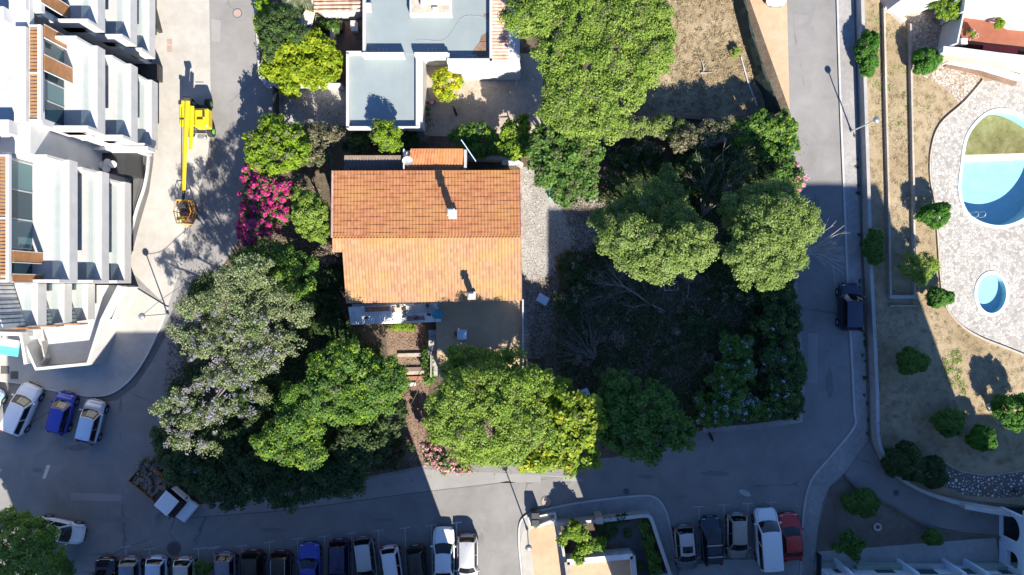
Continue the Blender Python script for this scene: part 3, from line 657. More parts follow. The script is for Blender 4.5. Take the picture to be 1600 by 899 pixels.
# annex with its own tiled roof
t_ = thing('tiled_annex', 'small annex with red tiled roof behind the old house', 'annex', P(680, 252))
MB().prism(PP([(635,236),(723,235),(723,268),(635,268)], 4.5), 0, 4.6).build('wall', 'white_dirty', t_)
tiled(Q(725, 266, 4.7), Q(634, 266, 4.7), Q(724, 232.5, 5.0), Q(642, 232.5, 5.0), 19, 8).build('roof', 'tile_orange', t_)
MB().wall(PP([(631,233),(631,268)], 5.1), .1, 4.4, 5.15).build('parapet', 'white_paint', t_); MB().wall(PP([(727,234),(727,262)], 5.1), .2, 4.4, 5.1).build('parapet', 'weathered_wall', t_)
t2 = thing('satellite_dish', 'white satellite dish on the left end of the annex roof', 'satellite dish', P(637, 252, 4.9))
mb = MB(); c = P(637, 252, 5.4)
mb.grid(lambda u, v: c+Vector((.42*v*math.cos(2*math.pi*u), .42*v*math.sin(2*math.pi*u)*.8, .12*v*v)), 16, 4); mb.build('dish', 'white_paint', t2)
MB().tube([c-Vector((0, 0, .5)), c], .03, 6).build('mast', 'grey_metal', t2); MB().tube([c+Vector((0, -.35, .1)), c+Vector((0, -.05, .45))], .015, 5).build('arm', 'grey_metal', t2)
t_ = thing('corrugated_shed', 'long low shed with brown corrugated roof behind the old house', 'shed', P(585, 256))
MB().prism(PP([(540,245),(628,245),(628,268),(540,268)], 4.1), 0, 4.1).build('wall', 'brown_sheet', t_)
corr([(538,268),(630,268),(630,243),(538,243)], 4.2, 4.55, 34, 'brown_sheet', 'roof', t_, .035)
wall_thing('blue_post', [(727,237),(748,268)], .07, 4.7, 4.8, 'light_blue', 'thin blue bar sloping from the annex roof to the house', 'bar')
wall_thing('yard_wall', [(730,250),(800,252),(816,262)], .3, 0, 1.4, 'weathered_wall', 'grey wall behind the right end of the old house')
t_ = thing('water_tank', 'white curved tank on the wall behind the house corner', 'tank', P(795, 254))
MB().tube([P(784, 254, 1.6), P(808, 253, 1.6)], .2, 10).build('body', 'white_paint', t_); MB().box(P(796, 254, .9), (.9, .3, 1.2)).build('stand', 'white_dirty', t_)
# ------------------------------------------------------------------ bungalow with grey flat roofs (top)
bt = thing('flat_roof_bungalow', 'white bungalow with blue-grey flat roofs at the top', 'house', P(665, 60))
def rect(x0, y0, x1, y1): return [(x0, y0), (x1, y0), (x1, y1), (x0, y1)]
MB().prism(PP([(568,-120),(812,-120),(812,108),(700,108),(700,84),(568,84)], 3.1), 0, 3.05).build('wall', 'white_paint', bt)
MB().prism(PP([(573,-120),(765,-120),(765,92),(700,92),(700,84),(573,84)], 3.2), 2.9, 3.1).build('roof', 'blue_grey_roof', bt)
def para(pts, z, z0, z1, th=.22, m='white_paint'): return MB().wall(PP(pts, z), th, z0, z1).build('parapet', m, bt)
para([(569,-120),(569,86)], 3.7, 2.8, 3.75); para([(567,86),(632,86)], 3.7, 2.8, 3.9, .3); para([(648,86),(700,86)], 3.7, 2.8, 3.9, .3)
para([(700,83),(700,96)], 3.7, 2.8, 3.7); para([(699,95),(770,95)], 3.7, 2.8, 3.8, .3); para([(767,-120),(767,96)], 3.7, 2.8, 3.8, .2)
mb = MB()
for y in (16, 32, 48, 65): 
    a = P(573, y, 3.1); b_ = P(765, y, 3.1); strip(mb, a, b_, .035, 3.106)
mb.build('seam', 'roof_seam', bt)
mb = MB()
for cx in (594, 671, 733):
    for k_ in range(3):
        yb = 84 if cx < 700 else 94
        a = P(cx+k_*6, yb, 3.12); mb.tube([a, a+Vector((-.05, .25, .28)), a+Vector((-.1, .38, .2))], .02, 5)
mb.build('vent', 'pale_metal', bt)
MB().wall(PP(smooth_loop([(651,68),(655,62),(690,64),(705,52),(725,26),(760,27)], 4, False), 3.12), .045, 3.107, 3.13).build('cable', 'roof_seam', bt)
MB().prism(PP([(738,84),(741,76),(749,66),(752,56),(762,50),(763,88),(750,90)], 3.1), 3.101, 3.106).build('stain', 'brown_soil', bt); MB().prism(PP([(755,22),(764,20),(764,30),(757,29)], 3.1), 3.101, 3.106).build('stain', 'brown_soil', bt); MB().prism(PP([(575,78),(590,76),(596,84),(575,85)], 3.1), 3.101, 3.105).build('stain', 'stone', bt)
MB().box(P(575, 12, 3.4), (.6, .7, .55), bev=.08).build('chimney', 'white_paint', bt)
# roof light box
MB().prism(PP(rect(640,-60,706,22), 3.9), 3.0, 3.9).build('roof_box', 'white_paint', bt)
MB().prism(PP(rect(643,-60,702,20), 3.95), 3.8, 3.93).build('roof_box_top', 'stone', bt)
MB().box(P(662, 6, 4.2), (.5, .5, .5), bev=.05).build('chimney', 'white_paint', bt); MB().box(P(686, 0, 4.9), (1.8, .5, .8)).build('chimney', 'white_paint', bt)
MB().box(P(680, 15, 4.1), (.4, .3, .3)).build('vent', 'white_paint', bt)
# lower roof
MB().prism(PP(rect(541,83,660,200), 3.0), 0, 2.95).build('wall', 'white_paint', bt)
MB().prism(PP(rect(545,84,648,196), 3.0), 2.85, 3.0).build('roof', 'blue_grey_roof', bt)
para([(543,82),(543,200)], 3.5, 2.7, 3.5); para([(541,82),(568,82)], 3.5, 2.7, 3.5); para([(541,199),(655,199)], 3.5, 2.7, 3.5, .16); para([(653,84),(653,200)], 3.4, 2.7, 3.45, .32)
mb = MB()
for x in (557, 573, 588, 605, 621, 637): strip(mb, P(x, 86, 3), P(x, 195, 3), .035, 3.005)
mb.build('seam', 'roof_seam', bt)
tiled(P(812,-120,2.7), P(812,94,2.7), P(767,-120,3.4), P(768,94,3.4), 40, 5, .07, .03).build('roof', 'tile_brown', bt)
MB().prism(PP([(700,96),(812,97),(814,109),(700,110)], 2.6), 0, 2.6).build('wall', 'white_paint', bt)
MB().wall(PP([(651,86),(651,200)], 1), .1, 0, 1).build('plinth', 'white_paint', bt)
t_ = thing('tiled_wing', 'small brown ribbed roof over a white wall left of the bungalow', 'outbuilding', P(530, 0))
mb = MB()
for i in range(14):
    y = 16-i*6; mb.tube([P(491, y+1, 2.75+i*.05), P(567, y, 2.75+i*.05)], .13, 8)
mb.build('roof', 'tile_brown', t_)
MB().prism(PP([(494,-60),(567,-60),(567,27),(556,31),(512,33),(500,24)]), 0, 2.55).build('wall', 'white_paint', t_)
wall_thing('alley_wall', [(498,50),(538,51),(538,38)], .12, 0, .9, 'dark_metal', 'dark low railing in the alley left of the bungalow', 'railing')
wall_thing('alley_wall', [(524,52),(524,72)], .3, 0, 1.2, 'stone', 'short pale wall piece above the bright hedge')
t_ = thing('white_cabinet', 'white box standing in the narrow alley by the bungalow', 'cabinet', P(554, 42)); MB().box(P(554, 42, .6), (.5, .7, 1.1), bev=.04).build('body', 'white_paint', t_); MB().box(P(554, 42, 1.17), (.55, .75, .05)).build('lid', 'white_dirty', t_)
t_ = thing('tan_awning', 'tan canvas shade over a blue tub in the hedge garden', 'awning', P(483, 30))
mb = MB(); mb.add([P(461,44,2.2), P(478,15,2.5), P(492,20,2.5), P(488,38,2.2)], [(0, 3, 2, 1)]); mb.add([P(461,44,2.17), P(478,15,2.47), P(492,20,2.47), P(488,38,2.17)], [(0, 1, 2, 3)]); mb.build('canvas', 'tan_canvas', t_)
for q in ((461,44),(478,15),(492,20),(488,38)): MB().tube([P(*q, 2.2)*1, Vector((P(*q, 2.2).x, P(*q, 2.2).y, 0))], .03, 6).build('pole', 'dark_metal', t_)
t_ = thing('blue_tub', 'blue plastic tub under the tan awning', 'tub', P(478, 45)); 
c = P(478, 45); MB().tube([c, c+Vector((0, 0, .6)), c+Vector((0, 0, .9))], [.45, .6, .62], 16).build('body', 'blue_plastic', t_)
# patio things
t_ = thing('round_table', 'round white patio table beside the lower flat roof', 'table', P(663, 158)); c = P(663, 158)
MB().tube([c+Vector((0, 0, .7)), c+Vector((0, 0, .74))], .33, 20, smooth=False).build('tabletop', 'white_paint', t_); MB().tube([c, c+Vector((0, 0, .7))], .05, 8).build('leg', 'white_dirty', t_); MB().tube([c, c+Vector((0, 0, .04))], .22, 12).build('base', 'white_dirty', t_)
for i, (q, m_, lb) in enumerate([((669.5,162),'white_paint','white flower pot beside the round patio table'), ((676,163),'red_plastic','red flower pot on the patio, middle of three'), ((680,160),'white_paint','white flower pot right of the red pot on the patio')]):
    c = P(*q); o = MB().tube([c, c+Vector((0, 0, .3))], [.11, .17], 12).build('flower_pot', m_); tag(o, lb, 'flower pot'); MB().ball(c+Vector((0, 0, .36)), .15, 8, 5).build('plant', 'red_plastic' if m_ == 'white_paint' else 'white_paint', o)
# ------------------------------------------------------------------ white apartment block on the left
ab = thing('apartment_building', 'white modern apartment block with stepped glass balconies and wooden slats', 'building', (-36, 8, 0))
def bx(x0, x1, y0, y1, z0, z1, name, m, par=None):
    return MB().box(((x0+x1)/2, (y0+y1)/2, (z0+z1)/2), (abs(x1-x0), abs(y1-y0), abs(z1-z0))).build(name, m, par or ab)
def segment(y0, y1, fac, out, roofx, ends):
    """fac/out: facade and balcony edge X for the floors at 9.2, 6.2, 3.2"""
    zs = [9.2, 6.2, 3.2]
    for i, z in enumerate(zs):
        F, O = fac[i], out[i]
        bx(-60, F, y0, y1, z-.02, z+3.0 if i else z+2.98, 'wall', 'white_paint')
        yy0 = y0-ends*(.18 if i else .0)
        sl = bx(F-.2, O, y0, y1-.35*i, z-.95, z-.0, 'balcony', 'white_paint')
        bx(F+.02, O-.12, y0+.15, y1-.15-.35*i, z+.002, z+.03, 'floor', 'roof_gravel', sl)
        bx(O-.62, O-.02, y0+.02, y1-.02-.35*i, z+.003, z+.07, 'edge', 'white_paint', sl)
        bx(F, O, y0, y0+.22, z, z+1.15, 'parapet', 'white_paint', sl)
        bx(F, O-.3, y1-.2-.35*i, y1-.35*i, z, z+2.0, 'side_screen', 'white_paint', sl)
        bx(O-.50, O-.46, y0+.22, y1-.25-.35*i, z+.07, z+1.1, 'balustrade', 'balustrade_glass', sl)
        # sliding windows in the facade
        n_ = 4; L = (y1-y0-.8)/n_
        for k_ in range(n_):
            a = y0+.4+k_*L; o = bx(F+.01, F+.05, a+.05, a+L-.05, z+.1, z+2.5, 'window', 'window_teal' if (k_+i) % 2 else 'window_glass')
            bx(F+.045, F+.08, a+L-.04, a+L+.04, z+.1, z+2.55, 'frame', 'white_dirty', o)
        bx(F+.01, F+.35, y0, y1, z+2.6, z+2.97, 'lintel', 'white_paint')
    for k_ in range(4):
        bx(fac[2]+.01, fac[2]+.06, y0+.4+k_*1.5, y0+1.5+k_*1.5, .2, 2.1, 'window', 'window_glass')
    bx(-60, fac[2], y0, y1, 0, 3.2, 'wall', 'white_paint')
def roof(y0, y1, xe, wells):
    r = bx(-60, xe, y0, y1, 12.15, 12.6, 'roof', 'white_paint')
    for (a, b_, c, d) in wells:
        bx(a, b_, c, d, 12.6, 12.62, 'roof_floor', 'roof_gravel', r)
        bx(a-.0, b_+.0, c-.9, c, 12.6, 13.45, 'parapet', 'white_paint', r)
        bx(b_, xe-.02, c, d, 12.6, 12.95, 'parapet', 'white_paint', r)
def louvre(x0, x1, y0, y1, z=12.62):
    fr = bx(x1, x1+.22, y0-.1, y1+.1, z-.1, z+.16, 'louvre_frame', 'wall_offwhite')
    bx(x0, x1, y0-.1, y0, z-.1, z+.12, 'frame_bar', 'wall_offwhite', fr); bx(x0, x1, y1, y1+.1, z-.1, z+.12, 'frame_bar', 'wall_offwhite', fr)
    bx(x0, x1, (y0+y1)/2-.05, (y0+y1)/2+.05, z-.1, z+.12, 'frame_bar', 'wall_offwhite', fr)
    n_ = int((y1-y0)/.24); mb = MB()
    for i in range(n_): mb.box(((x0+x1)/2, y0+(i+.5)*(y1-y0)/n_, z), (x1-x0-.02, .15, .06))
    mb.build('slats', 'wood_gold', fr)
# segment B (upper middle) and A (top)
segment(11.3, 17.6, [-32.6, -31.4, -30.9], [-30.15, -29.35, -29.3], -33, 1)
segment(18.9, 27.5, [-32.6, -31.4, -30.9], [-30.15, -29.4, -29.5], -33, 1)
segment(.35, 9.3, [-34.9, -33.8, -32.8], [-32.2, -31.6, -31.5], -35, 1)
roof(11.3, 27.5, -32.75, [(-60, -33.55, 11.2, 17.6), (-60, -33.9, 18.75, 27)])
roof(.35, 9.3, -35.0, [(-60, -36.5, 1.4, 8.8)])
louvre(-32.7, -32.1, 11.4, 17.7); louvre(-35.0, -34.25, .5, 8.9)
# wooden privacy panels between the balconies
def panel(x0, x1, y, z0, z1, lb=None):
    o = bx(x0, x0+.07, y, x1, z0, z1, 'wood_panel', 'wood'); bx(x0-.01, x0+.09, y-.05, y, z0, z1, 'panel_edge', 'white_paint', o); bx(x0-.01, x0+.09, x1, x1+.05, z0, z1, 'panel_edge', 'white_paint', o)
panel(-32.0, 17.95, 17.1, 9.9, 12.3); panel(-32.0, 15.9, 14.85, 9.25, 12.3)
panel(-34.15, 2.5, 1.75, 9.25, 12.3); panel(-34.15, .9, .4, 9.25, 12.3); panel(-32.2, 20.4, 19.5, 9.25, 12.3)
# gaps between the segments
bx(-60, -33.4, 9.3, 11.3, 0, 11.6, 'wall', 'white_paint'); bx(-60, -34.0, 17.6, 18.9, 0, 11.9, 'wall', 'white_paint')
bx(-33.4, -31.5, 9.3, 11.3, 0, 3.1, 'wall', 'dark_metal'); bx(-33.2, -30.0, 17.6, 18.9, 0, 1.0, 'wall', 'dark_metal')  # slot between A and B is coloured dark to imitate its deep shade
wl = MB(); a = (-33.0, 11.2); 
wl.prism([(-34.5, 10.95), (-29.0, 10.95), (-29.0, 11.25), (-34.5, 11.25)], 3.2, 4.4); wl.build('ledge', 'white_paint', ab)
# south wing with slanted windows
bx(-60, -36.7, -3.0, .35, 0, 12.2, 'wall', 'white_paint')
for i, z in enumerate((9.2, 6.2, 3.2)):
    mb = MB().prism([(-36.7, .3), (-36.3, .3), (-35.35, -2.9), (-36.7, -2.9)], z, z+2.9 if i else z+2.6); mb.build('wall', 'white_paint', ab)
    sl = MB().prism([(-36.4, .3), (-34.5, .3), (-34.5, -2.75+.06*i), (-36.4, -2.9)], z-.95, z).build('balcony', 'white_paint', ab)
    MB().prism([(-36.25, .2), (-34.65, .2), (-34.65, -2.65), (-35.3, -2.75)], z+.002, z+.03).build('floor', 'roof_gravel', sl)
    bx(-34.98, -34.94, -2.7, .25, z+.05, z+1.1, 'balustrade', 'balustrade_glass', sl)
    for k_ in range(3):
        q = MB(); u0, u1 = k_/3+.02, (k_+1)/3-.02
        A = Vector((-36.28, .25)); B = Vector((-35.33, -2.8)); p = A.lerp(B, u0); r = A.lerp(B, u1)
        q.prism([(p.x, p.y), (p.x+.06, p.y), (r.x+.06, r.y), (r.x, r.y)], z+.1, z+2.4); wo = q.build('window', 'sheet_metal', ab)
        for tt in (0, .33, .66): e = p.lerp(r, tt); MB().box((e.x+.05, e.y-.05, z+1.25), (.10, .07, 2.4)).build('frame', 'dark_metal', wo)
    bx(-36.5, -34.5, -2.98, -2.86, z, z+1.0, 'wood_rail', 'wood', sl)
bx(-60, -36.6, -2.9, .3, 12.2, 12.5, 'roof', 'white_paint')
bx(-37.0, -36.0, -3.1, -.2, 12.2, 12.35, 'wood_panel', 'wood_gold')
# ground-floor terrace with white parapet
TZ = 2.6
pts = [(-60,445),(187,446),(168,500),(176,523),(139,572),(50,581),(45,571),(36,571),(28,522),(-60,522)]
def T3(z): return [tuple(P(x, y, z).xy) for x, y in [(187,446),(160,500),(135,568),(54,575),(28,522)]]
tr_ = MB().prism([tuple(P(x, y, TZ).xy) for x, y in [(-60,444),(186,446),(158,500),(134,567),(55,574),(30,522),(-60,530)]], 0, 1.2).build('ground_floor', 'roof_gravel', ab)
MB().wall([P(x, y, TZ) for x, y in [(186,447),(159,500),(137,569),(56,577),(31,523)]], .26, 0, TZ).build('parapet', 'white_paint', tr_)
MB().wall([P(x, y, 1.8) for x, y in [(197,448),(176,500),(156,502)]], .2, 0, 1.8).build('parapet', 'white_dirty', tr_)
MB().wall([P(x, y, TZ) for x, y in [(56,534),(62,562),(54,574)]], .1, 1.2, 2.0).build('planter', 'weathered_wall', tr_)
MB().box(P(52, 522, 1.6), (.8, .8, .8), bev=.05).build('unit', 'white_paint', tr_); MB().box(P(48, 522, 2.05), (.35, .35, .1)).build('fan', 'grey_metal', tr_)
MB().wall([P(x, y, 3.2) for x, y in [(-60,520),(28,523),(36,570)]], .3, 0, 2.9).build('wall', 'white_paint', ab)
t_ = thing('turquoise_canopy', 'turquoise glass canopy at the left edge below the white block', 'canopy', P(12, 545))
MB().box(P(12, 543, 2.2), (1.9, 1.3, .08), rz=-.15).build('panel', 'turquoise', t_)
for a in (-.7, .7): MB().tube([P(12, 543, 0)*1+Vector((a, 0, 0)), P(12, 543, 2.2)+Vector((a, 0, 0))], .04, 6).build('post', 'pale_metal', t_)
MB().box(P(14, 536, 2.28), (1.6, .6, .06), rz=-.15).build('panel', 'white_paint', t_)
# curved sunken light well by the forecourt
t_ = thing('light_well', 'curved glazed light well beside the white block', 'light well', P(215, 300))
A = smooth_loop([(232,212),(234,250),(228,290),(215,330),(203,380),(200,402)], 4, False)
MB().wall(PP(A), .12, .014, .35).build('wall', 'wall_offwhite', t_)
A = smooth_loop([(226,232),(222,262),(212,300),(203,345),(199,380)], 4, False)
MB().wall(PP(A), .5, .02, .35).build('planter', 'asphalt_dark', t_); MB().prism(PP([(196,236),(240,206),(240,250),(233,300),(219,348),(206,398),(190,404)]), .015, .03).build('floor', 'asphalt_dark', t_); MB().wall(PP([(x-6, y) for x, y in A]), .05, .02, 1.1).build('balustrade', 'balustrade_glass', t_)
t_ = thing('garden_furniture', 'group of white lounge stools in the shaded gap of the white block', 'stools', P(170, 257, 3.1))
for q in ((160,258),(168,254),(176,257),(166,264)): MB().tube([P(*q, 3.12), P(*q, 3.5)], [.28, .3], 12).build('seat', 'white_paint', t_)
# dark sloping shed edge at the top
wall_thing('forecourt_wall', [(234,-20),(252,52)], .3, 0, 1.0, 'dark_metal', 'dark sloped wall at the top end of the forecourt')
# ------------------------------------------------------------------ villa with red tiled terrace (top right)
vt = thing('villa', 'white villa corner with red tiled terrace beside the pool', 'villa', P(1560, 40))
MB().prism(PP([(1500,18),(1530,22),(1700,42),(1700,88),(1600,80),(1497,66)], 2.0), 0, 2.0).build('terrace_floor', 'red_tile', vt)
MB().wall(PP([(1474,77),(1500,79),(1560,87),(1700,102)], 2.9), .5, 2.3, 2.9).build('parapet', 'white_paint', vt); MB().wall(PP([(1474,77),(1500,79),(1560,87),(1700,102)], 2.9), .42, 0, 2.3).build('retaining_wall', 'stone', vt)
MB().wall(PP([(1507,17),(1496,68),(1480,74)], 2.8), .14, 0, 2.8).build('parapet', 'white_paint', vt)
MB().prism(PP([(1506,17),(1560,24),(1590,38),(1700,48),(1700,-90),(1520,-90)], 3.2), 0, 3.2).build('wall', 'white_paint', vt)
MB().prism(PP([(1500,-2),(1520,-90),(1508,-90),(1496,0)], 3.2), 0, 3.2).build('wall', 'blue_white', vt)
MB().prism(PP([(1380,-90),(1500,-90),(1496,-8),(1440,6),(1408,0)], 2.6), 0, 2.6).build('wall', 'white_paint', vt)
MB().prism(PP([(1473,80),(1600,99),(1700,112),(1700,125),(1600,115),(1474,90)], 1.0), 0, 1.1).build('plinth', 'stone', vt)
MB().box(P(1503.5, 66, 2.3), (.55, .5, .6), bev=.03).build('unit', 'white_paint', vt)
lw = MB().wall(PP([(1482,93),(1540,104),(1597,121)], 1.0), .38, 0, 1.0).build('planter_wall', 'white_paint', vt)
MB().wall(PP([(1480,97),(1536,110),(1590,128)], .5), .55, 0, .45).build('planter_bed', 'brown_soil', vt)
mb = MB(); c = P(1566, 74, 2.02); strip(mb, P(1536,74,2), P(1590,80,2), .5, 2.01); mb.build('mat', 'red_plastic', vt)
for q, m_, lb in (((1517,53),'wood_gold','orange shrub in a pot on the red tiled terrace'), ((1560,36),'leaf','green potted shrub by the white villa wall')):
    pass
# ------------------------------------------------------------------ arched white building, lower right
def arch_wall(x, ya, yb, z1, openings, th, par, m):
    """wall in the plane X = x between world ya<yb with arched openings (y0, y1, z0, zspring)"""
    outer = [Vector((ya, 0, 0)), Vector((yb, 0, 0)), Vector((yb, z1, 0)), Vector((ya, z1, 0))]; holes = []
    for (a, b_, z0, zs) in openings:
        r = (b_-a)/2; h = [Vector((a, z0, 0)), Vector((a, zs, 0))]+[Vector((a+r-r*math.cos(t), zs+r*.8*math.sin(t), 0)) for t in np.linspace(.2, math.pi-.2, 9)]+[Vector((b_, zs, 0)), Vector((b_, z0, 0))]
        holes.append(h)
    loops = [outer]+holes; flat = [v for l in loops for v in l]; tri = tessellate_polygon(loops); n_ = len(flat)
    vs = [(x, v.x, v.y) for v in flat]+[(x+th, v.x, v.y) for v in flat]; fs = list(map(tuple, tri))+[tuple(i+n_ for i in reversed(t)) for t in tri]; o = 0
    for l in loops:
        for i in range(len(l)): j = (i+1) % len(l); fs.append((o+i, o+j, n_+o+j, n_+o+i))
        o += len(l)
    return MB().add(vs, fs).build('arch_wall', m, par)
at_ = thing('arched_building', 'white building with dark arches and orange roof terrace at lower right edge', 'building', P(1580, 830))
xw = P(1561, 800).x
ya, yb = P(0, 884).y, P(0, 792).y
arch_wall(xw, ya, yb, 3.0, [(P(0,836).y, P(0,798).y, .05, 1.6), (P(0,877).y, P(0,852).y, .9, 1.7)], .35, at_, 'blue_white')
bx(xw+.35, xw+7, ya, yb+.0, 0, .02+.1, 'floor', 'dark_metal', at_)
bx(xw+2.6, xw+2.7, ya, yb, 0, 2.7, 'inner_wall', 'brown_sheet', at_)
bx(xw+.0, xw+8, ya+.002, yb+.25, 2.75, 3.0, 'slab', 'blue_white', at_)
MB().wall([(xw-.02, ya), (xw-.02, yb+.4), (xw+9, yb+.9)], .5, 3.0, 3.25).build('parapet', 'blue_white', at_)
MB().prism([(xw+.6, ya), (xw+.5, yb-.2), (xw+1.0, yb+.0), (xw+9, yb+.1), (xw+9, ya)], 3.0, 3.06).build('roof_floor', 'salmon_tile', at_)
MB().wall(PP([(1490,784),(1530,791),(1562,796)]), .35, 0, 1.5).build('wing_wall', 'white_dirty', at_)
# ------------------------------------------------------------------ tall blocks south of the picture (the lower one's front shows at the bottom edge)
def block(name, x0, x1, ytop_px, depth, h, label, m='white_dirty', front=True, slim=False):
    y1 = P(0, ytop_px).y; X0, X1 = P(x0, 450).x, P(x1, 450).x
    t_ = thing(name, label, 'building', ((X0+X1)/2, y1-depth/2, 0))
    MB().box(((X0+X1)/2, y1-depth/2, h/2), (X1-X0, depth, h)).build('wall', m, t_)
    n_ = max(1, int((X1-X0)/3.4)); fl = int(h/3)
    for f in range(fl):
        for i in range(n_):
            cx = X0+(i+.5)*(X1-X0)/n_
            wn_ = MB().box((cx, y1+.02, f*3+1.55), (1.5, .06, 1.2)).build('window', 'window_glass', t_); MB().box((cx, y1+.06, f*3+.92), (1.7, .16, .06)).build('sill', 'sage_paint', wn_)
    return t_, X0, X1, y1
bA = block('apartment_block', 164, 734, 930, 14, 18.3, 'tall plain apartment block south of the long parking row')
EDGE = 905
bB = block('apartment_block', 978, 1066, EDGE, 3, 17.0, 'lower tall block south of the planted yard')
bC = block('apartment_block', 1068, 1268, EDGE, 12, 25.6, 'tall block directly south of the right parking bays')
bD = block('apartment_block', 1276, 1590, 884, 12, 26.4, 'long pale block with green ledges along the lower right footpath', 'blue_white')
bE = block('apartment_block', 1592, 1960, 900, 12, 11.2, 'low block behind the arched white building')
t_, X0, X1, y1 = bD
for i, (a, b_, z0, z1, m_) in enumerate([(1276,1330,.15,.6,'sage_paint'), (1330,1404,.1,1.0,'sage_paint'), (1404,1470,.35,.7,'white_paint'), (1508,1590,.2,1.1,'sage_paint'), (1404,1590,2.6,3.0,'sage_paint'), (1276,1404,2.4,2.8,'white_paint')]):
    A, B = P(a, 0).x, P(b_, 0).x; bx(A+.01, B-.01, y1, y1+.35, z0, z1, 'ledge', m_, t_)
for x in (1302, 1400, 1470, 1504):
    A = P(x, 0).x; bx(A, A+.3, y1, y1+.6, 0, 3.0, 'fin', 'blue_white', t_)
# ------------------------------------------------------------------ cars
def paint(name, col, metal=.3, rough=.28):
    m, t, b = newmat(name); b.inputs['Base Color'].default_value = (*col, 1); b.inputs['Metallic'].default_value = metal; b.inputs['Roughness'].default_value = rough
    b.inputs['Coat Weight'].default_value = .6; b.inputs['Coat Roughness'].default_value = .05
paint('car_white', (.72, .73, .74), 0); paint('car_silver', (.46, .47, .49), .5, .35); paint('car_grey', (.20, .21, .22), .5, .35)
paint('car_black', (.012, .012, .014), .1); paint('car_blue', (.03, .05, .33), .2); paint('car_navy', (.018, .025, .085), .3); paint('car_darkblue', (.02, .027, .05), .3)
paint('car_red', (.42, .02, .02), .1); paint('car_bluegrey', (.16, .19, .25), .4, .4); paint('car_beige', (.33, .32, .29), .5, .35); paint('car_green', (.02, .03, .025), .3); paint('car_paleblue', (.42, .56, .70), .3)
def lerpk(keys, x):
    for (a, va), (b, vb) in zip(keys, keys[1:]):
        if x <= b: 
            t = (x-a)/(b-a) if b > a else 0; t = t*t*(3-2*t); return va+(vb-va)*t
    return keys[-1][1]
KINDS_ = {  # L, W, H, belt; xs as fraction of L from the rear: rear glass base, roof rear, roof front, windscreen base; hood height at nose
 'hatch': (3.95, 1.74, 1.48, .93, .035, .12, .60, .76, .74), 'small': (3.55, 1.64, 1.50, .95, .03, .10, .62, .79, .80),
 'suv': (4.35, 1.84, 1.66, 1.05, .02, .09, .62, .75, .88), 'saloon': (4.75, 1.84, 1.44, .92, .11, .24, .56, .71, .72),
 'estate': (4.5, 1.78, 1.48, .92, .02, .09, .58, .72, .72), 'van': (5.0, 1.95, 1.98, 1.15, .005, .03, .66, .80, .98)}
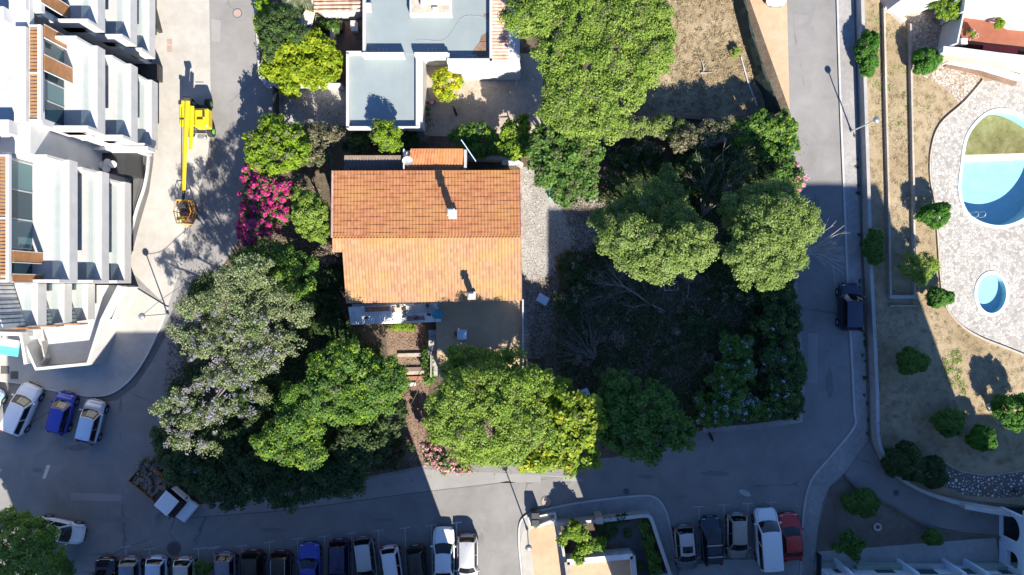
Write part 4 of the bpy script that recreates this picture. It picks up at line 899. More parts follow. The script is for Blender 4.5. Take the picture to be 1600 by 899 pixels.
def car(kind, color, px, py, ang, label, L=None, rails=False, bars=False, sunroof=False, shade=False, group=None, cat='car', name='parked_car', roofm=None, z=0.0):
    K = KINDS_[kind]; L0, W, HH, belt, r0, r1, f1, f0, nose = K; L = L or L0
    c = P(px, py, .8); root = thing(name, label, cat, (c.x, c.y, z), math.radians(ang), group)
    X = lambda f: (f-.5)*L
    hk = [(0, .62), (.012, .80), (r0+.0, belt-.01), (r1, belt), (f1, belt), (f0-.02, belt+.01), (f0+.04, belt-.01), (.96, nose), (.99, nose-.12), (1, nose-.24)]
    if kind == 'saloon': hk[1] = (.02, .86)
    ns = 40; vs = []
    prof = [(-1, .30, 0), (-1.0, .55, 0), (-1.0, .78, 0), (-.985, 0, .16), (-.93, 0, .055), (-.8, 0, .02), (-.5, 0, .0), (0, 0, -.015), (.5, 0, 0), (.8, 0, .02), (.93, 0, .055), (.985, 0, .16), (1.0, .78, 0), (1.0, .55, 0), (1, .30, 0)]
    fr = [0, .004, .012, .025, .045]+list(np.linspace(.07, .93, ns-9))+[.955, .972, .985, .996, 1]
    for f in fr:
        t = abs(2*f-1); hw = W/2*(1-.30*t**14-.07*t**4)
        if f < .02 or f > .98: hw *= 1-.25*(max(0, .02-f, f-.98)/.02)**2
        zt = lerpk(hk, f)
        for a, zz, dz in prof:
            z_ = min(zz, zt-.05) if zz else zt-dz
            side = abs(a) > .95
            w_ = hw*a
            if zz == .30: w_ *= .97
            vs.append((X(f), w_, z_))
    n_ = len(prof); fs = [(i*n_+j, (i+1)*n_+j, (i+1)*n_+j+1, i*n_+j+1) for i in range(len(fr)-1) for j in range(n_-1)]
    fs += [tuple(range(n_-1, -1, -1)), tuple(range((len(fr)-1)*n_, len(fr)*n_))]; fs += [(i*n_, i*n_+n_-1, (i+1)*n_+n_-1, (i+1)*n_) for i in range(len(fr)-1)]
    def part(mb, nm, m, par=root):
        me = bpy.data.meshes.new(nm); me.from_pydata(mb.v, [], [f for f in mb.f]); me.polygons.foreach_set('use_smooth', mb.sm); me.materials.append(M(m)); me.update()
        o = bpy.data.objects.new(nm, me); COL.objects.link(o); o.parent = par; return o
    body = part(MB().add(vs, fs, True), 'body', color)
    wb, wt = W/2-.07, W/2-(.27 if kind != 'van' else .16)
    xr0, xr1, xf1, xf0 = X(r0), X(r1), X(f1), X(f0); zr = HH-.04; bw = .17
    def F(u, v): return Vector((xf0+(xf1-xf0)*v+bw*(1-u*u)*(1-.45*v)-.02, u*(wb+(wt-wb)*v), belt-.03+(zr-belt+.03)*v+.02*math.sin(math.pi*v)))
    def B(u, v): return Vector((xr0+(xr1-xr0)*v-.07*(1-u*u)*(1-.4*v)+.02, u*(wb+(wt-wb)*v), belt-.03+(zr-belt+.03)*v+.02*math.sin(math.pi*v)))
    def Sd(s, v, sg):
        a = B(1, v); b_ = F(1, v); p = a.lerp(b_, s); p.y = sg*(p.y+.03*math.sin(math.pi*v)+.02*math.sin(math.pi*s)); return p
    def R(u, s): a = B(u, 1); b_ = F(u, 1); p = a.lerp(b_, s); p.z = zr+.045*(1-u*u)*math.sin(math.pi*min(1, max(0, s)))**.5; return p
    cab = MB(); cab.grid(lambda a, b_: F(2*a-1, b_), 8, 5, flip=True); cab.grid(lambda a, b_: B(2*a-1, b_), 8, 5)
    cab.grid(lambda a, b_: Sd(a, b_, 1), 8, 5, flip=True); cab.grid(lambda a, b_: Sd(a, b_, -1), 8, 5)
    part(cab, 'cabin', color)
    part(MB().grid(lambda a, b_: R((2*a-1), b_)+Vector((0, 0, .004)), 8, 8, flip=True), 'roof', roofm or color)
    g = MB().grid(lambda a, b_: F((2*a-1)*.91, .06+.90*b_)+Vector((.012, 0, .012)), 8, 5, flip=True); wsd = part(g, 'windscreen', 'car_glass')
    for s_ in (-.1, .45): 
        p = F(s_, .04)+Vector((.03, 0, .02)); q = F(s_+.42, .30)+Vector((.02, 0, .022)); part(MB().tube([p, q], .012, 4), 'wiper', 'rubber', wsd)
    if shade:  # beige panels painting the reflection of a sunlit facade on the glass
        part(MB().grid(lambda a, b_: F(-.74+.70*a, .22+.60*b_)+Vector((.018, 0, .018)), 3, 3, flip=True), 'painted_reflection', 'painted_reflection', wsd)
        part(MB().grid(lambda a, b_: F(.0+.30*a, .22+.60*b_)+Vector((.018, 0, .018)), 3, 3, flip=True), 'painted_reflection', 'painted_reflection', wsd)
    part(MB().grid(lambda a, b_: B((2*a-1)*.87, .14+.78*b_)+Vector((-.012, 0, .012)), 8, 5), 'rear_window', 'car_glass')
    for sg in (1, -1):
        for (s0, s1) in ([(.07, .50), (.53, .95)] if kind != 'van' else [(.04, .62), (.66, .97)]):
            part(MB().grid(lambda a, b_: Sd(s0+(s1-s0)*a, .14+.76*b_, sg)+Vector((0, sg*.012, .006)), 4, 4, flip=(sg > 0)), 'side_window', 'car_glass')
        m_ = part(MB().box((xf0-.16, sg*(W/2+.07), belt+.04), (.14, .20, .15), bev=.04), 'mirror', color)
        part(MB().box((xf0-.235, sg*(W/2+.075), belt+.04), (.012, .15, .11)), 'mirror_glass', 'car_glass', m_)
        for xx in (X(.17), X(.81)):
            wv = MB().tube([(xx, sg*(W/2-.20), .32), (xx, sg*(W/2+.012), .32)], [.32, .32], 20); tw = part(wv, 'wheel', 'rubber')
            part(MB().tube([(xx, sg*(W/2-.02), .32), (xx, sg*(W/2+.02), .32)], [.2, .18], 12), 'rim', 'grey_metal', tw)
            ar = MB(); ar.tube([(xx, sg*(W/2-.18), .33), (xx, sg*(W/2+.004), .33)], [.38, .38], 20); part(ar, 'wheel_arch', 'rubber')
        hl = MB().grid(lambda a, b_: Vector((X(.955)+.10*b_*(1-a*.6), sg*(W/2*(.55+.30*a)), nose+.015-.20*b_*b_-.03*a)), 4, 4, flip=(sg < 0)); part(hl, 'headlight', 'headlight')
        part(MB().box((X(.012), sg*(W/2-.26), belt-.10), (.10, .26, .20), bev=.03), 'tail_light', 'tail_red')
        if rails: part(MB().tube([R(.93*sg, .05)+Vector((0, 0, .0)), R(.93*sg, .10)+Vector((0, 0, .06)), R(.93*sg, .9)+Vector((0, 0, .06)), R(.93*sg, .96)], .022, 6), 'roof_rail', 'pale_metal')
    if bars:
        for s_ in (.25, .72): part(MB().box(R(0, s_)+Vector((0, 0, .09)), (.07, 2*wt+.1, .03)), 'roof_bar', 'pale_metal')
    if sunroof: part(MB().grid(lambda a, b_: R((2*a-1)*.72, .56+.30*b_)+Vector((0, 0, .010)), 4, 4, flip=True), 'sunroof', 'car_glass')
    for s_, nm in ((1, 'number_plate'), (-1, 'number_plate')): part(MB().box((s_*(L/2+.004), 0, .48), (.012, .46, .10)), nm, 'plate_white')
    part(MB().box((L/2-.015, 0, .40), (.06, W*.6, .16)), 'grille', 'rubber')
    # bonnet shut lines
    sl = MB()
    for sg in (1, -1):
        pts_ = [Vector((X(f), sg*W/2*.80*(1-.10*((f-f0)/(1-f0))**2), lerpk(hk, f)-.012)) for f in np.linspace(f0, .965, 8)]
        sl.tube(pts_, .010, 4)
    part(sl, 'bonnet_gap', 'rubber', body)
    part(MB().tube([R(0, .12), R(0, .12)+Vector((-.1, 0, .14))], .01, 4), 'antenna', 'rubber')
    return root
G1 = 'cars parked in the long bottom row'; G2 = 'cars parked in the bays at lower right'; G3 = 'cars parked by the left pavement'
car('suv', 'car_white', 33, 640, 66, 'large white car parked at an angle by the left pavement, beige reflection painted on its windscreen', 4.55, shade=True, group=G3)
car('small', 'car_blue', 95, 646, 75, 'small bright blue car between two pale cars by the left pavement', 3.6, shade=True, group=G3)
car('hatch', 'car_silver', 141, 659, 76, 'small silver white car nearest the pavement curve at left', 3.8, shade=True, group=G3, roofm='car_paleblue')
car('hatch', 'car_paleblue', -24, 643, 66, 'pale car cut off by the left edge of the photo', 4.3, group=G3)
car('hatch', 'car_white', 92, 830, -12, 'white car partly under the dark tree at lower left', 4.1)
car('suv', 'car_darkblue', 1329, 480, 90, 'near-black navy car parked half on the right pavement', 4.05, roofm='car_darkblue')
car('hatch', 'car_white', 1214, -31, 270, 'white car at the top edge on the sandy verge', 4.2)
row = [('hatch','car_black',163,911,90,'black car at the far left end of the long parking row',4.1,{}), ('hatch','car_bluegrey',203,909,270,'blue-grey roofed car second from the left in the long row',4.1,{}),
 ('hatch','car_paleblue',244,907,270,'pale blue roofed car third from the left in the long row',4.0,{}), ('hatch','car_silver',287,909,270,'silver car left of the small shrub in the long row',4.0,{}),
 ('hatch','car_bluegrey',351,903,270,'dark grey-blue roofed car right of the small shrub in the long row',4.2,{}), ('suv','car_black',394,901,270,'plain black car between the grey-blue car and the one with roof rails',4.3,{}),
 ('estate','car_black',438,903,270,'black estate car with pale roof rails in the long row',4.4,{'rails': True}), ('saloon','car_blue',483,891,91,'bright blue saloon car nose outward in the long row',4.5,{}),
 ('estate','car_navy',529,885,270,'dark navy car beside the bright blue saloon',4.4,{}), ('estate','car_grey',571,881,277,'grey estate car parked slightly askew beside the navy car',4.4,{'roofm':'car_silver'}),
 ('small','car_white',612,890,278,'small white hatchback parked askew in the long row',3.9,{}), ('small','car_green',652,890,276,'black small car with greenish glass between two white cars',3.9,{}),
 ('saloon','car_white',693,868,90,'long white saloon at the shadow edge of the long row',4.7,{}), ('estate','car_silver',730,876,270,'sunlit silver estate car at the right end of the long row',4.3,{})]
for k_, c_, x, y, a, lb, L_, kw in row: car(k_, c_, x, y, a, lb, L_, group=G1, **kw)
for k_, c_, x, y, a, lb, L_, kw in [('hatch','car_grey',1072,857,275,'grey car with open dark sunroof left of the car with roof bars',3.8,{'sunroof': True,'roofm':'car_silver'}), ('hatch','car_darkblue',1113,846,94,'dark blue car with two pale roof bars',4.1,{'bars': True}),
 ('hatch','car_beige',1153,839,271,'grey-beige car between the dark blue car and the white van',3.95,{}), ('van','car_white',1199,841,94,'large white van beside the red car',5.1,{}), ('saloon','car_red',1236,840,95,'red car parked right of the white van',4.05,{})]:
    car(k_, c_, x, y, a, lb, L_, group=G2, cat='van' if k_ == 'van' else 'car', name='parked_van' if k_ == 'van' else 'parked_car', **kw)
def local_part(mb, nm, m, par):
    me = bpy.data.meshes.new(nm); me.from_pydata(mb.v, [], mb.f); me.polygons.foreach_set('use_smooth', mb.sm); me.materials.append(M(m)); me.update()
    o = bpy.data.objects.new(nm, me); COL.objects.link(o); o.parent = par; return o
# flatbed truck
c = P(260, 771, .8); t_ = thing('flatbed_truck', 'flatbed truck with white ribbed cab roof under the jacaranda branches', 'truck', (c.x, c.y, 0), math.radians(-40))
LP = lambda mb, nm, m, par=t_: local_part(mb, nm, m, par)
LP(MB().box((0, 0, .55), (5.6, .9, .2)), 'chassis', 'dark_metal')
bed = LP(MB().box((-1.55, 0, .80), (3.0, 2.0, .10)), 'bed', 'brown_sheet')
for sg in (1, -1): LP(MB().box((-1.55, sg*1.0, 1.05), (3.0, .06, .50)), 'bed_side', 'wood', bed)
LP(MB().box((-3.05, 0, 1.05), (.06, 2.06, .50)), 'bed_side', 'wood', bed); LP(MB().box((-.04, 0, 1.2), (.06, 2.06, .8)), 'bed_side', 'dark_metal', bed)
mb = MB(); rr = random.Random(3)
for i in range(26): mb.box((-2.8+rr.random()*2.5, -.8+rr.random()*1.6, .95+rr.random()*.15), (.3+rr.random()*.5, .1+rr.random()*.3, .1+rr.random()*.15), rz=rr.random()*3, bev=.02)
LP(mb, 'load', 'brown_sheet', bed)
cabm = MB(); cabm.box((1.0, 0, .95), (1.75, 1.84, .9), bev=.08); cabm.box((2.3, 0, .75), (1.0, 1.80, .55), bev=.12); LP(cabm, 'cab', 'car_white')
cb2 = MB(); vs = [(.15,-.86,1.38),(1.95,-.86,1.38),(1.95,.86,1.38),(.15,.86,1.38),(.18,-.78,1.93),(1.35,-.78,1.93),(1.35,.78,1.93),(.18,.78,1.93)]
cb2.add(vs, [(0,1,5,4),(1,2,6,5),(2,3,7,6),(3,0,4,7)]); LP(cb2, 'cab_glass', 'car_glass')
rf = LP(MB().box((.76, 0, 1.965), (1.42, 1.62, .07), bev=.03), 'roof', 'car_white')
mb = MB(); 
for i in range(8): mb.box((.76, -.63+i*.18, 2.005), (1.15, .035, .02))
LP(mb, 'rib', 'car_white', rf)
hd = MB().grid(lambda a, b_: Vector((1.9+.85*a-.12*(2*b_-1)**2, (2*b_-1)*.88, 1.06-.16*a*a+.0*b_)), 6, 8); LP(hd, 'bonnet', 'car_white')
for sg in (1, -1):
    for xx in (-1.9, 1.95): LP(MB().tube([(xx, sg*.72, .36), (xx, sg*.96, .36)], .36, 18), 'wheel', 'rubber')
    LP(MB().box((1.65, sg*1.08, 1.35), (.10, .22, .22), bev=.03), 'mirror', 'dark_metal'); LP(MB().box((2.78, sg*.66, .82), (.06, .26, .16), bev=.02), 'headlight', 'headlight')
# ------------------------------------------------------------------ yellow boom lift on the forecourt
c = P(310, 185); t_ = thing('boom_lift', 'yellow boom lift with green wheel hubs and basket on the pale forecourt', 'boom lift', (c.x, c.y, 0))
def wb_(px, py, z): return P(px, py, z)
MB().box(P(312, 186, .62), (1.5, 2.4, .45), bev=.08).build('chassis', 'dark_metal', t_)
for q in ((326,163),(330,206),(298,163),(298,206)):
    p = P(*q, .45); wv = MB().tube([p-Vector((.2, 0, 0)), p+Vector((.2, 0, 0))], .45, 20).build('wheel', 'rubber', t_)
    MB().tube([p-Vector((.215, 0, 0)), p+Vector((.225, 0, 0))], .22, 14).build('hub', 'lime_paint', wv)
MB().box(P(300, 183, 1.15), (.9, 2.3, .5), bev=.08).build('turntable', 'dark_metal', t_)
for (x0, y0, x1, y1, zz, hh) in [(277,154,289,196,1.7,1.0), (301,168,323,198,1.7,1.0)]:
    a, b_ = P(x0, y0, 2.4), P(x1, y1, 2.4); MB().box(((a.x+b_.x)/2, (a.y+b_.y)/2, zz), (abs(b_.x-a.x), abs(a.y-b_.y), hh), bev=.14).build('engine_cover', 'yellow_paint', t_)
MB().box(P(298, 182, 1.7), (.5, 1.5, 1.0), bev=.05).build('turret', 'yellow_paint', t_)
bm = MB().tube([P(293, 158, 3.0), P(290, 212, 2.75), P(289, 240, 2.6)], [.2, .2, .19], 4, smooth=False).build('boom', 'yellow_paint', t_)
MB().tube([P(300, 166, 2.9), P(299, 200, 2.7), P(298, 234, 2.4)], [.16, .16, .14], 4, smooth=False).build('boom_arm', 'yellow_paint', bm)
MB().tube([P(289, 236, 2.6), P(287, 298, 2.1)], [.16, .15], 4, smooth=False).build('boom_extension', 'yellow_paint', bm)
MB().tube([P(293, 155, 3.0)+Vector((-.25, .05, 0)), P(293, 155, 3.0)+Vector((.25, .05, 0))], .2, 12).build('pivot', 'dark_metal', bm)
MB().tube([P(284, 175, 2.6), P(283, 300, 1.95)], .035, 6).build('hose', 'dark_metal', bm)
jb = MB().tube([P(287, 298, 2.1), P(286, 312, 1.7)], [.14, .12], 8).build('jib', 'dark_metal', t_)
bk = MB()
b0, b1 = P(273, 313, 1.3), P(300, 349, 1.3)
for z in (.45, .95, 1.5):
    L_ = [Vector((b0.x+.25, b0.y, z)), Vector((b1.x-.3, b0.y, z)), Vector((b1.x, (b0.y+b1.y)/2, z)), Vector((b1.x-.3, b1.y, z)), Vector((b0.x+.25, b1.y, z)), Vector((b0.x, (b0.y+b1.y)/2, z)), Vector((b0.x+.25, b0.y, z))]
    for a, b_ in zip(L_, L_[1:]): bk.tube([a, b_], .035, 6)
for p in L_[:-1]: bk.tube([Vector((p.x, p.y, .3)), Vector((p.x, p.y, 1.5))], .035, 6)
bo = bk.build('basket', 'orange_paint', t_)
MB().prism([(p.x, p.y) for p in L_[:-1]], .30, .36).build('floor', 'rust', bo)
MB().box(P(287, 322, 1.45), (.55, .35, .25), bev=.04).build('control_box', 'dark_metal', bo)
MB().tube([P(289, 330, .4), P(289, 330, 1.2)], .22, 10).build('tool_bag', 'dark_metal', bo)
MB().box(P(284, 342, .9), (.7, .3, .5), bev=.05).build('panel', 'yellow_paint', bo)
# ------------------------------------------------------------------ street lamps
def lamp(bx_, by_, hx, hy, label, h=4.3):
    b_ = P(bx_, by_); t_ = thing('street_lamp', label, 'street lamp', b_, 0, 'street lamps')
    d = Vector((hx-bx_, by_-hy, 0)).normalized()
    MB().tube([b_, b_+Vector((0, 0, 1.0)), b_+Vector((0, 0, h-.15))], [.075, .06, .045], 10).build('pole', 'pale_metal', t_)
    MB().tube([b_, b_+Vector((0, 0, .35))], .11, 10).build('base', 'grey_metal', t_)
    hd = MB().ball(b_+Vector((0, 0, h)), (.27, .27, .17), 14, 8).build('head', 'grey_metal', t_)
    MB().tube([b_+Vector((0, 0, h-.22)), b_+Vector((0, 0, h-.1))], [.1, .2], 12).build('lens', 'lamp_lens', hd)
    return t_
lamp(1329, 206, 1367, 189, 'grey street lamp on the right pavement beside the sunlit lawn')
lamp(263, 491, 222, 493, 'grey street lamp at the edge of the pale forecourt')
l3 = lamp(824, 827, 828, 857, 'dark street lamp on the sunlit kerb corner at the bottom')
# wires at the forecourt lamp
cb_ = MB().tube(smooth_loop([tuple(P(222, 493, 4.1)), tuple(P(250, 470, 3.4)), tuple(P(276, 452, 3.6)), tuple(P(300, 436, 3.8))], 5, False), .02, 5).build('cable', 'dark_metal', None)
tag(cb_, 'thin dark cable running from the forecourt lamp into the trees', 'cable')
MB().box(P(825, 822, .7), (.35, .3, 1.4), bev=.03)
t_ = thing('utility_pole', 'bare grey pole leaning at the left garden edge', 'pole', P(392, 292)); MB().tube([P(392, 293), P(392, 293, 5.0)], [.08, .06], 8).build('pole_shaft', 'bark_grey', t_)
# tyre on the planting ground
c = P(1370, 823); mb = MB()
mb.grid(lambda u, v: c+Vector(((.27+.10*math.cos(2*math.pi*v))*math.cos(2*math.pi*u), (.27+.10*math.cos(2*math.pi*v))*math.sin(2*math.pi*u), .11+.10*math.sin(2*math.pi*v))), 24, 10)
tag(mb.build('painted_tyre', 'white_dirty'), 'white painted tyre lying on the shaded planting ground', 'tyre')
tag(MB().box(P(848, 468, .35), (1.0, .75, .6), rz=-.5, bev=.08).build('blue_tank', 'light_blue'), 'pale blue box lying on the gravel right of the house', 'box')
tag(MB().box(P(860, 298, .5), (.25, 1.3, .9), bev=.06).build('blue_board', 'turquoise'), 'turquoise board leaning behind the tree north of the gravel', 'board')
tag(MB().box(P(911, 617, .5), (1.1, .9, .8), rz=.4, bev=.1).build('water_box', 'light_blue'), 'pale grey-blue box beside the yellow-green tree', 'box')
tag(MB().box(P(1548, 637, .2), (.5, .7, .35), rz=.3, bev=.08).build('white_stone', 'white_dirty'), 'white stone block beside the large sunlit garden bush', 'stone')
tag(MB().ball(P(1057, 518, .3), (.45, .35, .3), 10, 6).build('boulder', 'stone'), 'round pale boulder in the dark undergrowth', 'boulder')
tag(MB().box(P(1587, 766, .15), (.4, .35, .3), bev=.08).build('dark_stone', 'dark_metal'), 'small dark block on the pebble path', 'stone')
# white frame among the dead branches
t_ = thing('garden_trellis', 'white rectangular metal frame lying in the dark undergrowth', 'trellis', P(1048, 447))
mb = MB(); q = [P(1038, 441, .5), P(1058, 440, .5), P(1060, 453, .5), P(1038, 454, .5)]
for a, b_ in zip(q, q[1:]+q[:1]): mb.tube([a, b_], .045, 6)
mb.tube([P(1045, 441, .5), P(1046, 453, .5)], .03, 5); mb.tube([P(1054, 441, .5), P(1054, 453, .5)], .03, 5)
for a in q: mb.tube([a, a-Vector((0, 0, .5))], .03, 5)
mb.build('bars', 'white_dirty', t_)
def animal(px, py, ang, lb, sc=1.0):
    c = P(px, py); mb = MB(); cs, sn = math.cos(ang), math.sin(ang)
    me = bpy.data.meshes.new('dog')
    J = [((0,0,.36),.10),((.16,0,.37),.115),((.30,0,.38),.10),((.40,0,.47),.07),((.48,0,.54),.08),((.60,0,.51),.035),((-.16,0,.37),.10),((-.26,0,.40),.05),((-.42,0,.46),.02)]
    E = [(0,1),(1,2),(2,3),(3,4),(4,5),(0,6),(6,7),(7,8)]
    for x_, s_ in ((.28, 1), (.28, -1), (-.16, 1), (-.16, -1)):
        k_ = len(J); base = 2 if x_ > 0 else 6; kn = -.04 if x_ > 0 else .05
        J += [((x_, s_*.08, .27), .05), ((x_+kn, s_*.085, .14), .028), ((x_+.02, s_*.085, .02), .03)]; E += [(base, k_), (k_, k_+1), (k_+1, k_+2)]
    for s_ in (1, -1): J.append(((.46, s_*.06, .62), .02)); E.append((4, len(J)-1))
    me.from_pydata([tuple(v*sc for v in j[0]) for j in J], E, []); o = bpy.data.objects.new('dog', me); COL.objects.link(o); me.materials.append(M('black_fur'))
    sk_ = o.modifiers.new('skin', 'SKIN'); o.modifiers.new('sub', 'SUBSURF').levels = 1; o.modifiers['sub'].render_levels = 2
    for i, j in enumerate(J): me.skin_vertices[0].data[i].radius = (j[1]*sc, j[1]*sc)
    me.skin_vertices[0].data[0].use_root = True
    o.location = c; o.rotation_euler.z = ang; tag(o, lb, 'dog')
def add_skin_layer(): pass
try:
    animal(712.5, 178, math.radians(110), 'small black dog standing on the bungalow patio', .95)
    animal(1110, 683, math.radians(115), 'small black dog at the road edge below the blue-flowered shrubs', 1.0)
except Exception as e: print('DOG', e)
# laundry / things on the villa terrace etc. come with the plants
# wear and fittings on the boom lift
blt = bpy.data.objects['boom_lift']
for (px, py, z, d, m_) in [((281),(160),2.23,(.25,.35,.03),'dark_metal'), ((284),(186),2.23,(.35,.12,.03),'dark_metal'), ((312),(172),2.43,(.7,.05,.02),'dark_metal'), ((312),(190),2.43,(.5,.3,.03),'yellow_paint'), ((318),(180),2.43,(.2,.3,.03),'dark_metal')]:
    MB().box(P(px, py, z), d).build('vent', m_, blt)
for y in (200, 214): MB().box(P(316, y, .9), (.7, .35, .35), bev=.05).build('fitting', 'grey_metal', blt)
# ------------------------------------------------------------------ plants
RS = np.random.RandomState(11)
def unit(n):
    v = RS.normal(size=(n, 3)); return v/np.linalg.norm(v, axis=1)[:, None]
def leaf_cloud(C, N0, per, cr, leaf, flat=.75, aspect=.55, upb=.6, wild=.7, fall=.35):
    """C clump centres (n,3), per leaves each, returns verts (4m,3) and a value per leaf"""
    n = len(C); m = n*per
    d = unit(m); rr = RS.rand(m)**fall
    cen = np.repeat(C, per, 0); sz = np.repeat(.7+.6*RS.rand(n), per)
    p = cen+d*(rr*cr*sz)[:, None]*np.array([1, 1, flat])
    nr = d*.55+np.array([0, 0, upb])+unit(m)*wild+np.repeat(N0, per, 0)*.3; nr /= np.linalg.norm(nr, axis=1)[:, None]
    t = np.cross(nr, unit(m)); t /= np.linalg.norm(t, axis=1)[:, None]+1e-9; b = np.cross(nr, t)
    L = leaf*(.55+.9*RS.rand(m))[:, None]
    V = np.stack([p-t*L*.5, p+b*L*.5*aspect, p+t*L*.5, p-b*L*.5*aspect], 1).reshape(-1, 3)
    val = np.clip(np.repeat(RS.rand(n), per)*.5+RS.rand(m)*.5+.0, 0, 1)
    return V, val
def quads(name, V, val, m, parent=None):
    off = parent_loc(parent); V = V-np.array([off[0], off[1], off[2]])
    n = len(V)//4; me = bpy.data.meshes.new(name)
    me.vertices.add(4*n); me.vertices.foreach_set('co', V.astype(np.float32).ravel())
    me.loops.add(4*n); me.loops.foreach_set('vertex_index', np.arange(4*n, dtype=np.int32))
    me.polygons.add(n); me.polygons.foreach_set('loop_start', np.arange(0, 4*n, 4, dtype=np.int32)); me.polygons.foreach_set('loop_total', np.full(n, 4, dtype=np.int32))
    at = me.attributes.new('leaf', 'FLOAT', 'FACE'); at.data.foreach_set('value', val.astype(np.float32))
    me.materials.append(M(m)); me.update(calc_edges=True)
    o = bpy.data.objects.new(name, me); COL.objects.link(o)
    if parent: o.parent = parent
    return o
def shell(lobes, cr, k, zmin=-.35, inner=.62):
    """clump centres over the lobes' outsides, skipping what lies deep inside a neighbour"""
    Cs = []; Ns = []
    for li, (cx, cy, cz, rx, ry, rz) in enumerate(lobes):
        area = math.pi*rx*ry*1.2+math.pi*(rx+ry)*rz*.9
        n = max(6, int(k*area/(cr*cr*3.0)))
        d = unit(int(n*1.6)); d = d[d[:, 2] > zmin][:n]; n = len(d)
        a = np.arctan2(d[:, 1], d[:, 0]); ph = RS.rand(4)*6.28
        lump = 1+.13*np.sin(3*a+ph[0])+.09*np.sin(5*a+ph[1])+.07*np.sin(8*a+2.5*d[:, 2]+ph[2])
        r = (1-(1-inner)*RS.rand(n)**1.7)*lump
        p = np.array([cx, cy, cz])+d*r[:, None]*np.array([rx, ry, rz])
        keep = np.ones(n, bool)
        for lj, (x2, y2, z2, a2, b2, c2) in enumerate(lobes):
            if lj == li: continue
            q = ((p[:, 0]-x2)/a2)**2+((p[:, 1]-y2)/b2)**2+((p[:, 2]-z2)/c2)**2
            keep &= q > .45
        Cs.append(p[keep]); Ns.append(d[keep])
    C = np.concatenate(Cs); C[:, 2] = np.maximum(C[:, 2], .12); return C, np.concatenate(Ns)
def wlobes(spec, z, rzf=.75):
    out = []
    for s in spec:
        x, y, rx = s[0], s[1], s[2]; ry = s[3] if len(s) > 3 and s[3] else rx; zc = s[4] if len(s) > 4 else z
        k = S*(H-zc)/H; p = P(x, y, zc); rz = (s[5] if len(s) > 5 else min(rx, ry)*k*rzf)
        out.append((p.x, p.y, zc, rx*k*.93, ry*k*.93, rz))
    return out
def limbs(base, lobes, r0, seed):
    mb = MB(); rg = random.Random(seed); b = Vector(base); zmin = min(l[2]-l[5]*.6 for l in lobes); zf = max(.4, min(zmin, 3.0))*.8
    top = b+Vector((rg.uniform(-.3, .3), rg.uniform(-.3, .3), zf)); mb.tube([b, b.lerp(top, .5)+Vector((.08, .05, 0)), top], [r0*1.25, r0, r0*.8], 8)
    for l in lobes:
        e = Vector((l[0], l[1], l[2]-.3*l[5])); m_ = top.lerp(e, .5)+Vector((rg.uniform(-.3, .3), rg.uniform(-.3, .3), -.2))
        mb.tube([top, m_, e], [r0*.55, r0*.4, r0*.2], 6)
        for k in range(4):
            q = e+Vector((rg.uniform(-.8, .8)*l[3], rg.uniform(-.8, .8)*l[4], rg.uniform(0, .35)*l[5])); mb.tube([m_.lerp(e, .6), q], [r0*.2, r0*.05], 5)
    return mb
def tree(name, label, cat, spec, z, leafm, cr=.5, per=46, leaf=.2, k=1.0, flowers=None, base=None, r0=.2, group=None, rzf=.75, bark='bark', flat=.75, zmin=-.35, mix=None, wild=.7, aspect=.7, inner=.62):
    per = int(per*2.1); leaf *= .95; k *= 1.6; inner *= .85
    lo = wlobes(spec, z, rzf)
    bx_ = sum(l[0]*l[3]*l[4] for l in lo)/sum(l[3]*l[4] for l in lo); by_ = sum(l[1]*l[3]*l[4] for l in lo)/sum(l[3]*l[4] for l in lo)
    b = P(*base) if base else Vector((bx_, by_, 0)); t_ = thing(name, label, cat, b, 0, group)
    C, Nn = shell(lo, cr, k, zmin, inner); V, val = leaf_cloud(C, Nn, per, cr, leaf, flat, aspect, wild=wild)
    quads('crown', V, val, leafm, t_)
    if mix:  # second tone of foliage: (material, share)
        sel = RS.rand(len(C)) < mix[1]; V, val = leaf_cloud(C[sel]+Nn[sel]*.12, Nn[sel], per//2, cr*.9, leaf, flat, aspect); quads('foliage', V, val, mix[0], t_)
    if cat == 'tree' and r0 > .15:
        sel = (RS.rand(len(C)) < .05) & (Nn[:, 2] > .1); V, val = leaf_cloud(C[sel]+Nn[sel]*.15, Nn[sel], max(12, per//3), cr*.8, leaf, flat, .3); quads('dry_twigs', V, val, 'leaf_dry', t_)['kind'] = 'stuff'
    if flowers:  # material, spec or None, share, size
        fm, fs, share, fl = flowers
        if fs: fl_lo = wlobes(fs, z+.3, rzf); C2, N2 = shell(fl_lo, cr*.8, k*.8, .0, .85)
        else: C2, N2 = C, Nn
        sel = (RS.rand(len(C2)) < share) & (N2[:, 2] > -.15); C2 = C2[sel]+N2[sel]*.15
        V, val = leaf_cloud(C2, N2[sel], 40 if 'magenta' in fm else 22, cr*.65, fl, .8, .8); quads('flowers', V, val, fm, t_)['kind'] = 'stuff'
    if r0: limbs(b, lo[:14], r0, len(label)).build('trunk', bark, t_)
    return t_
T = tree
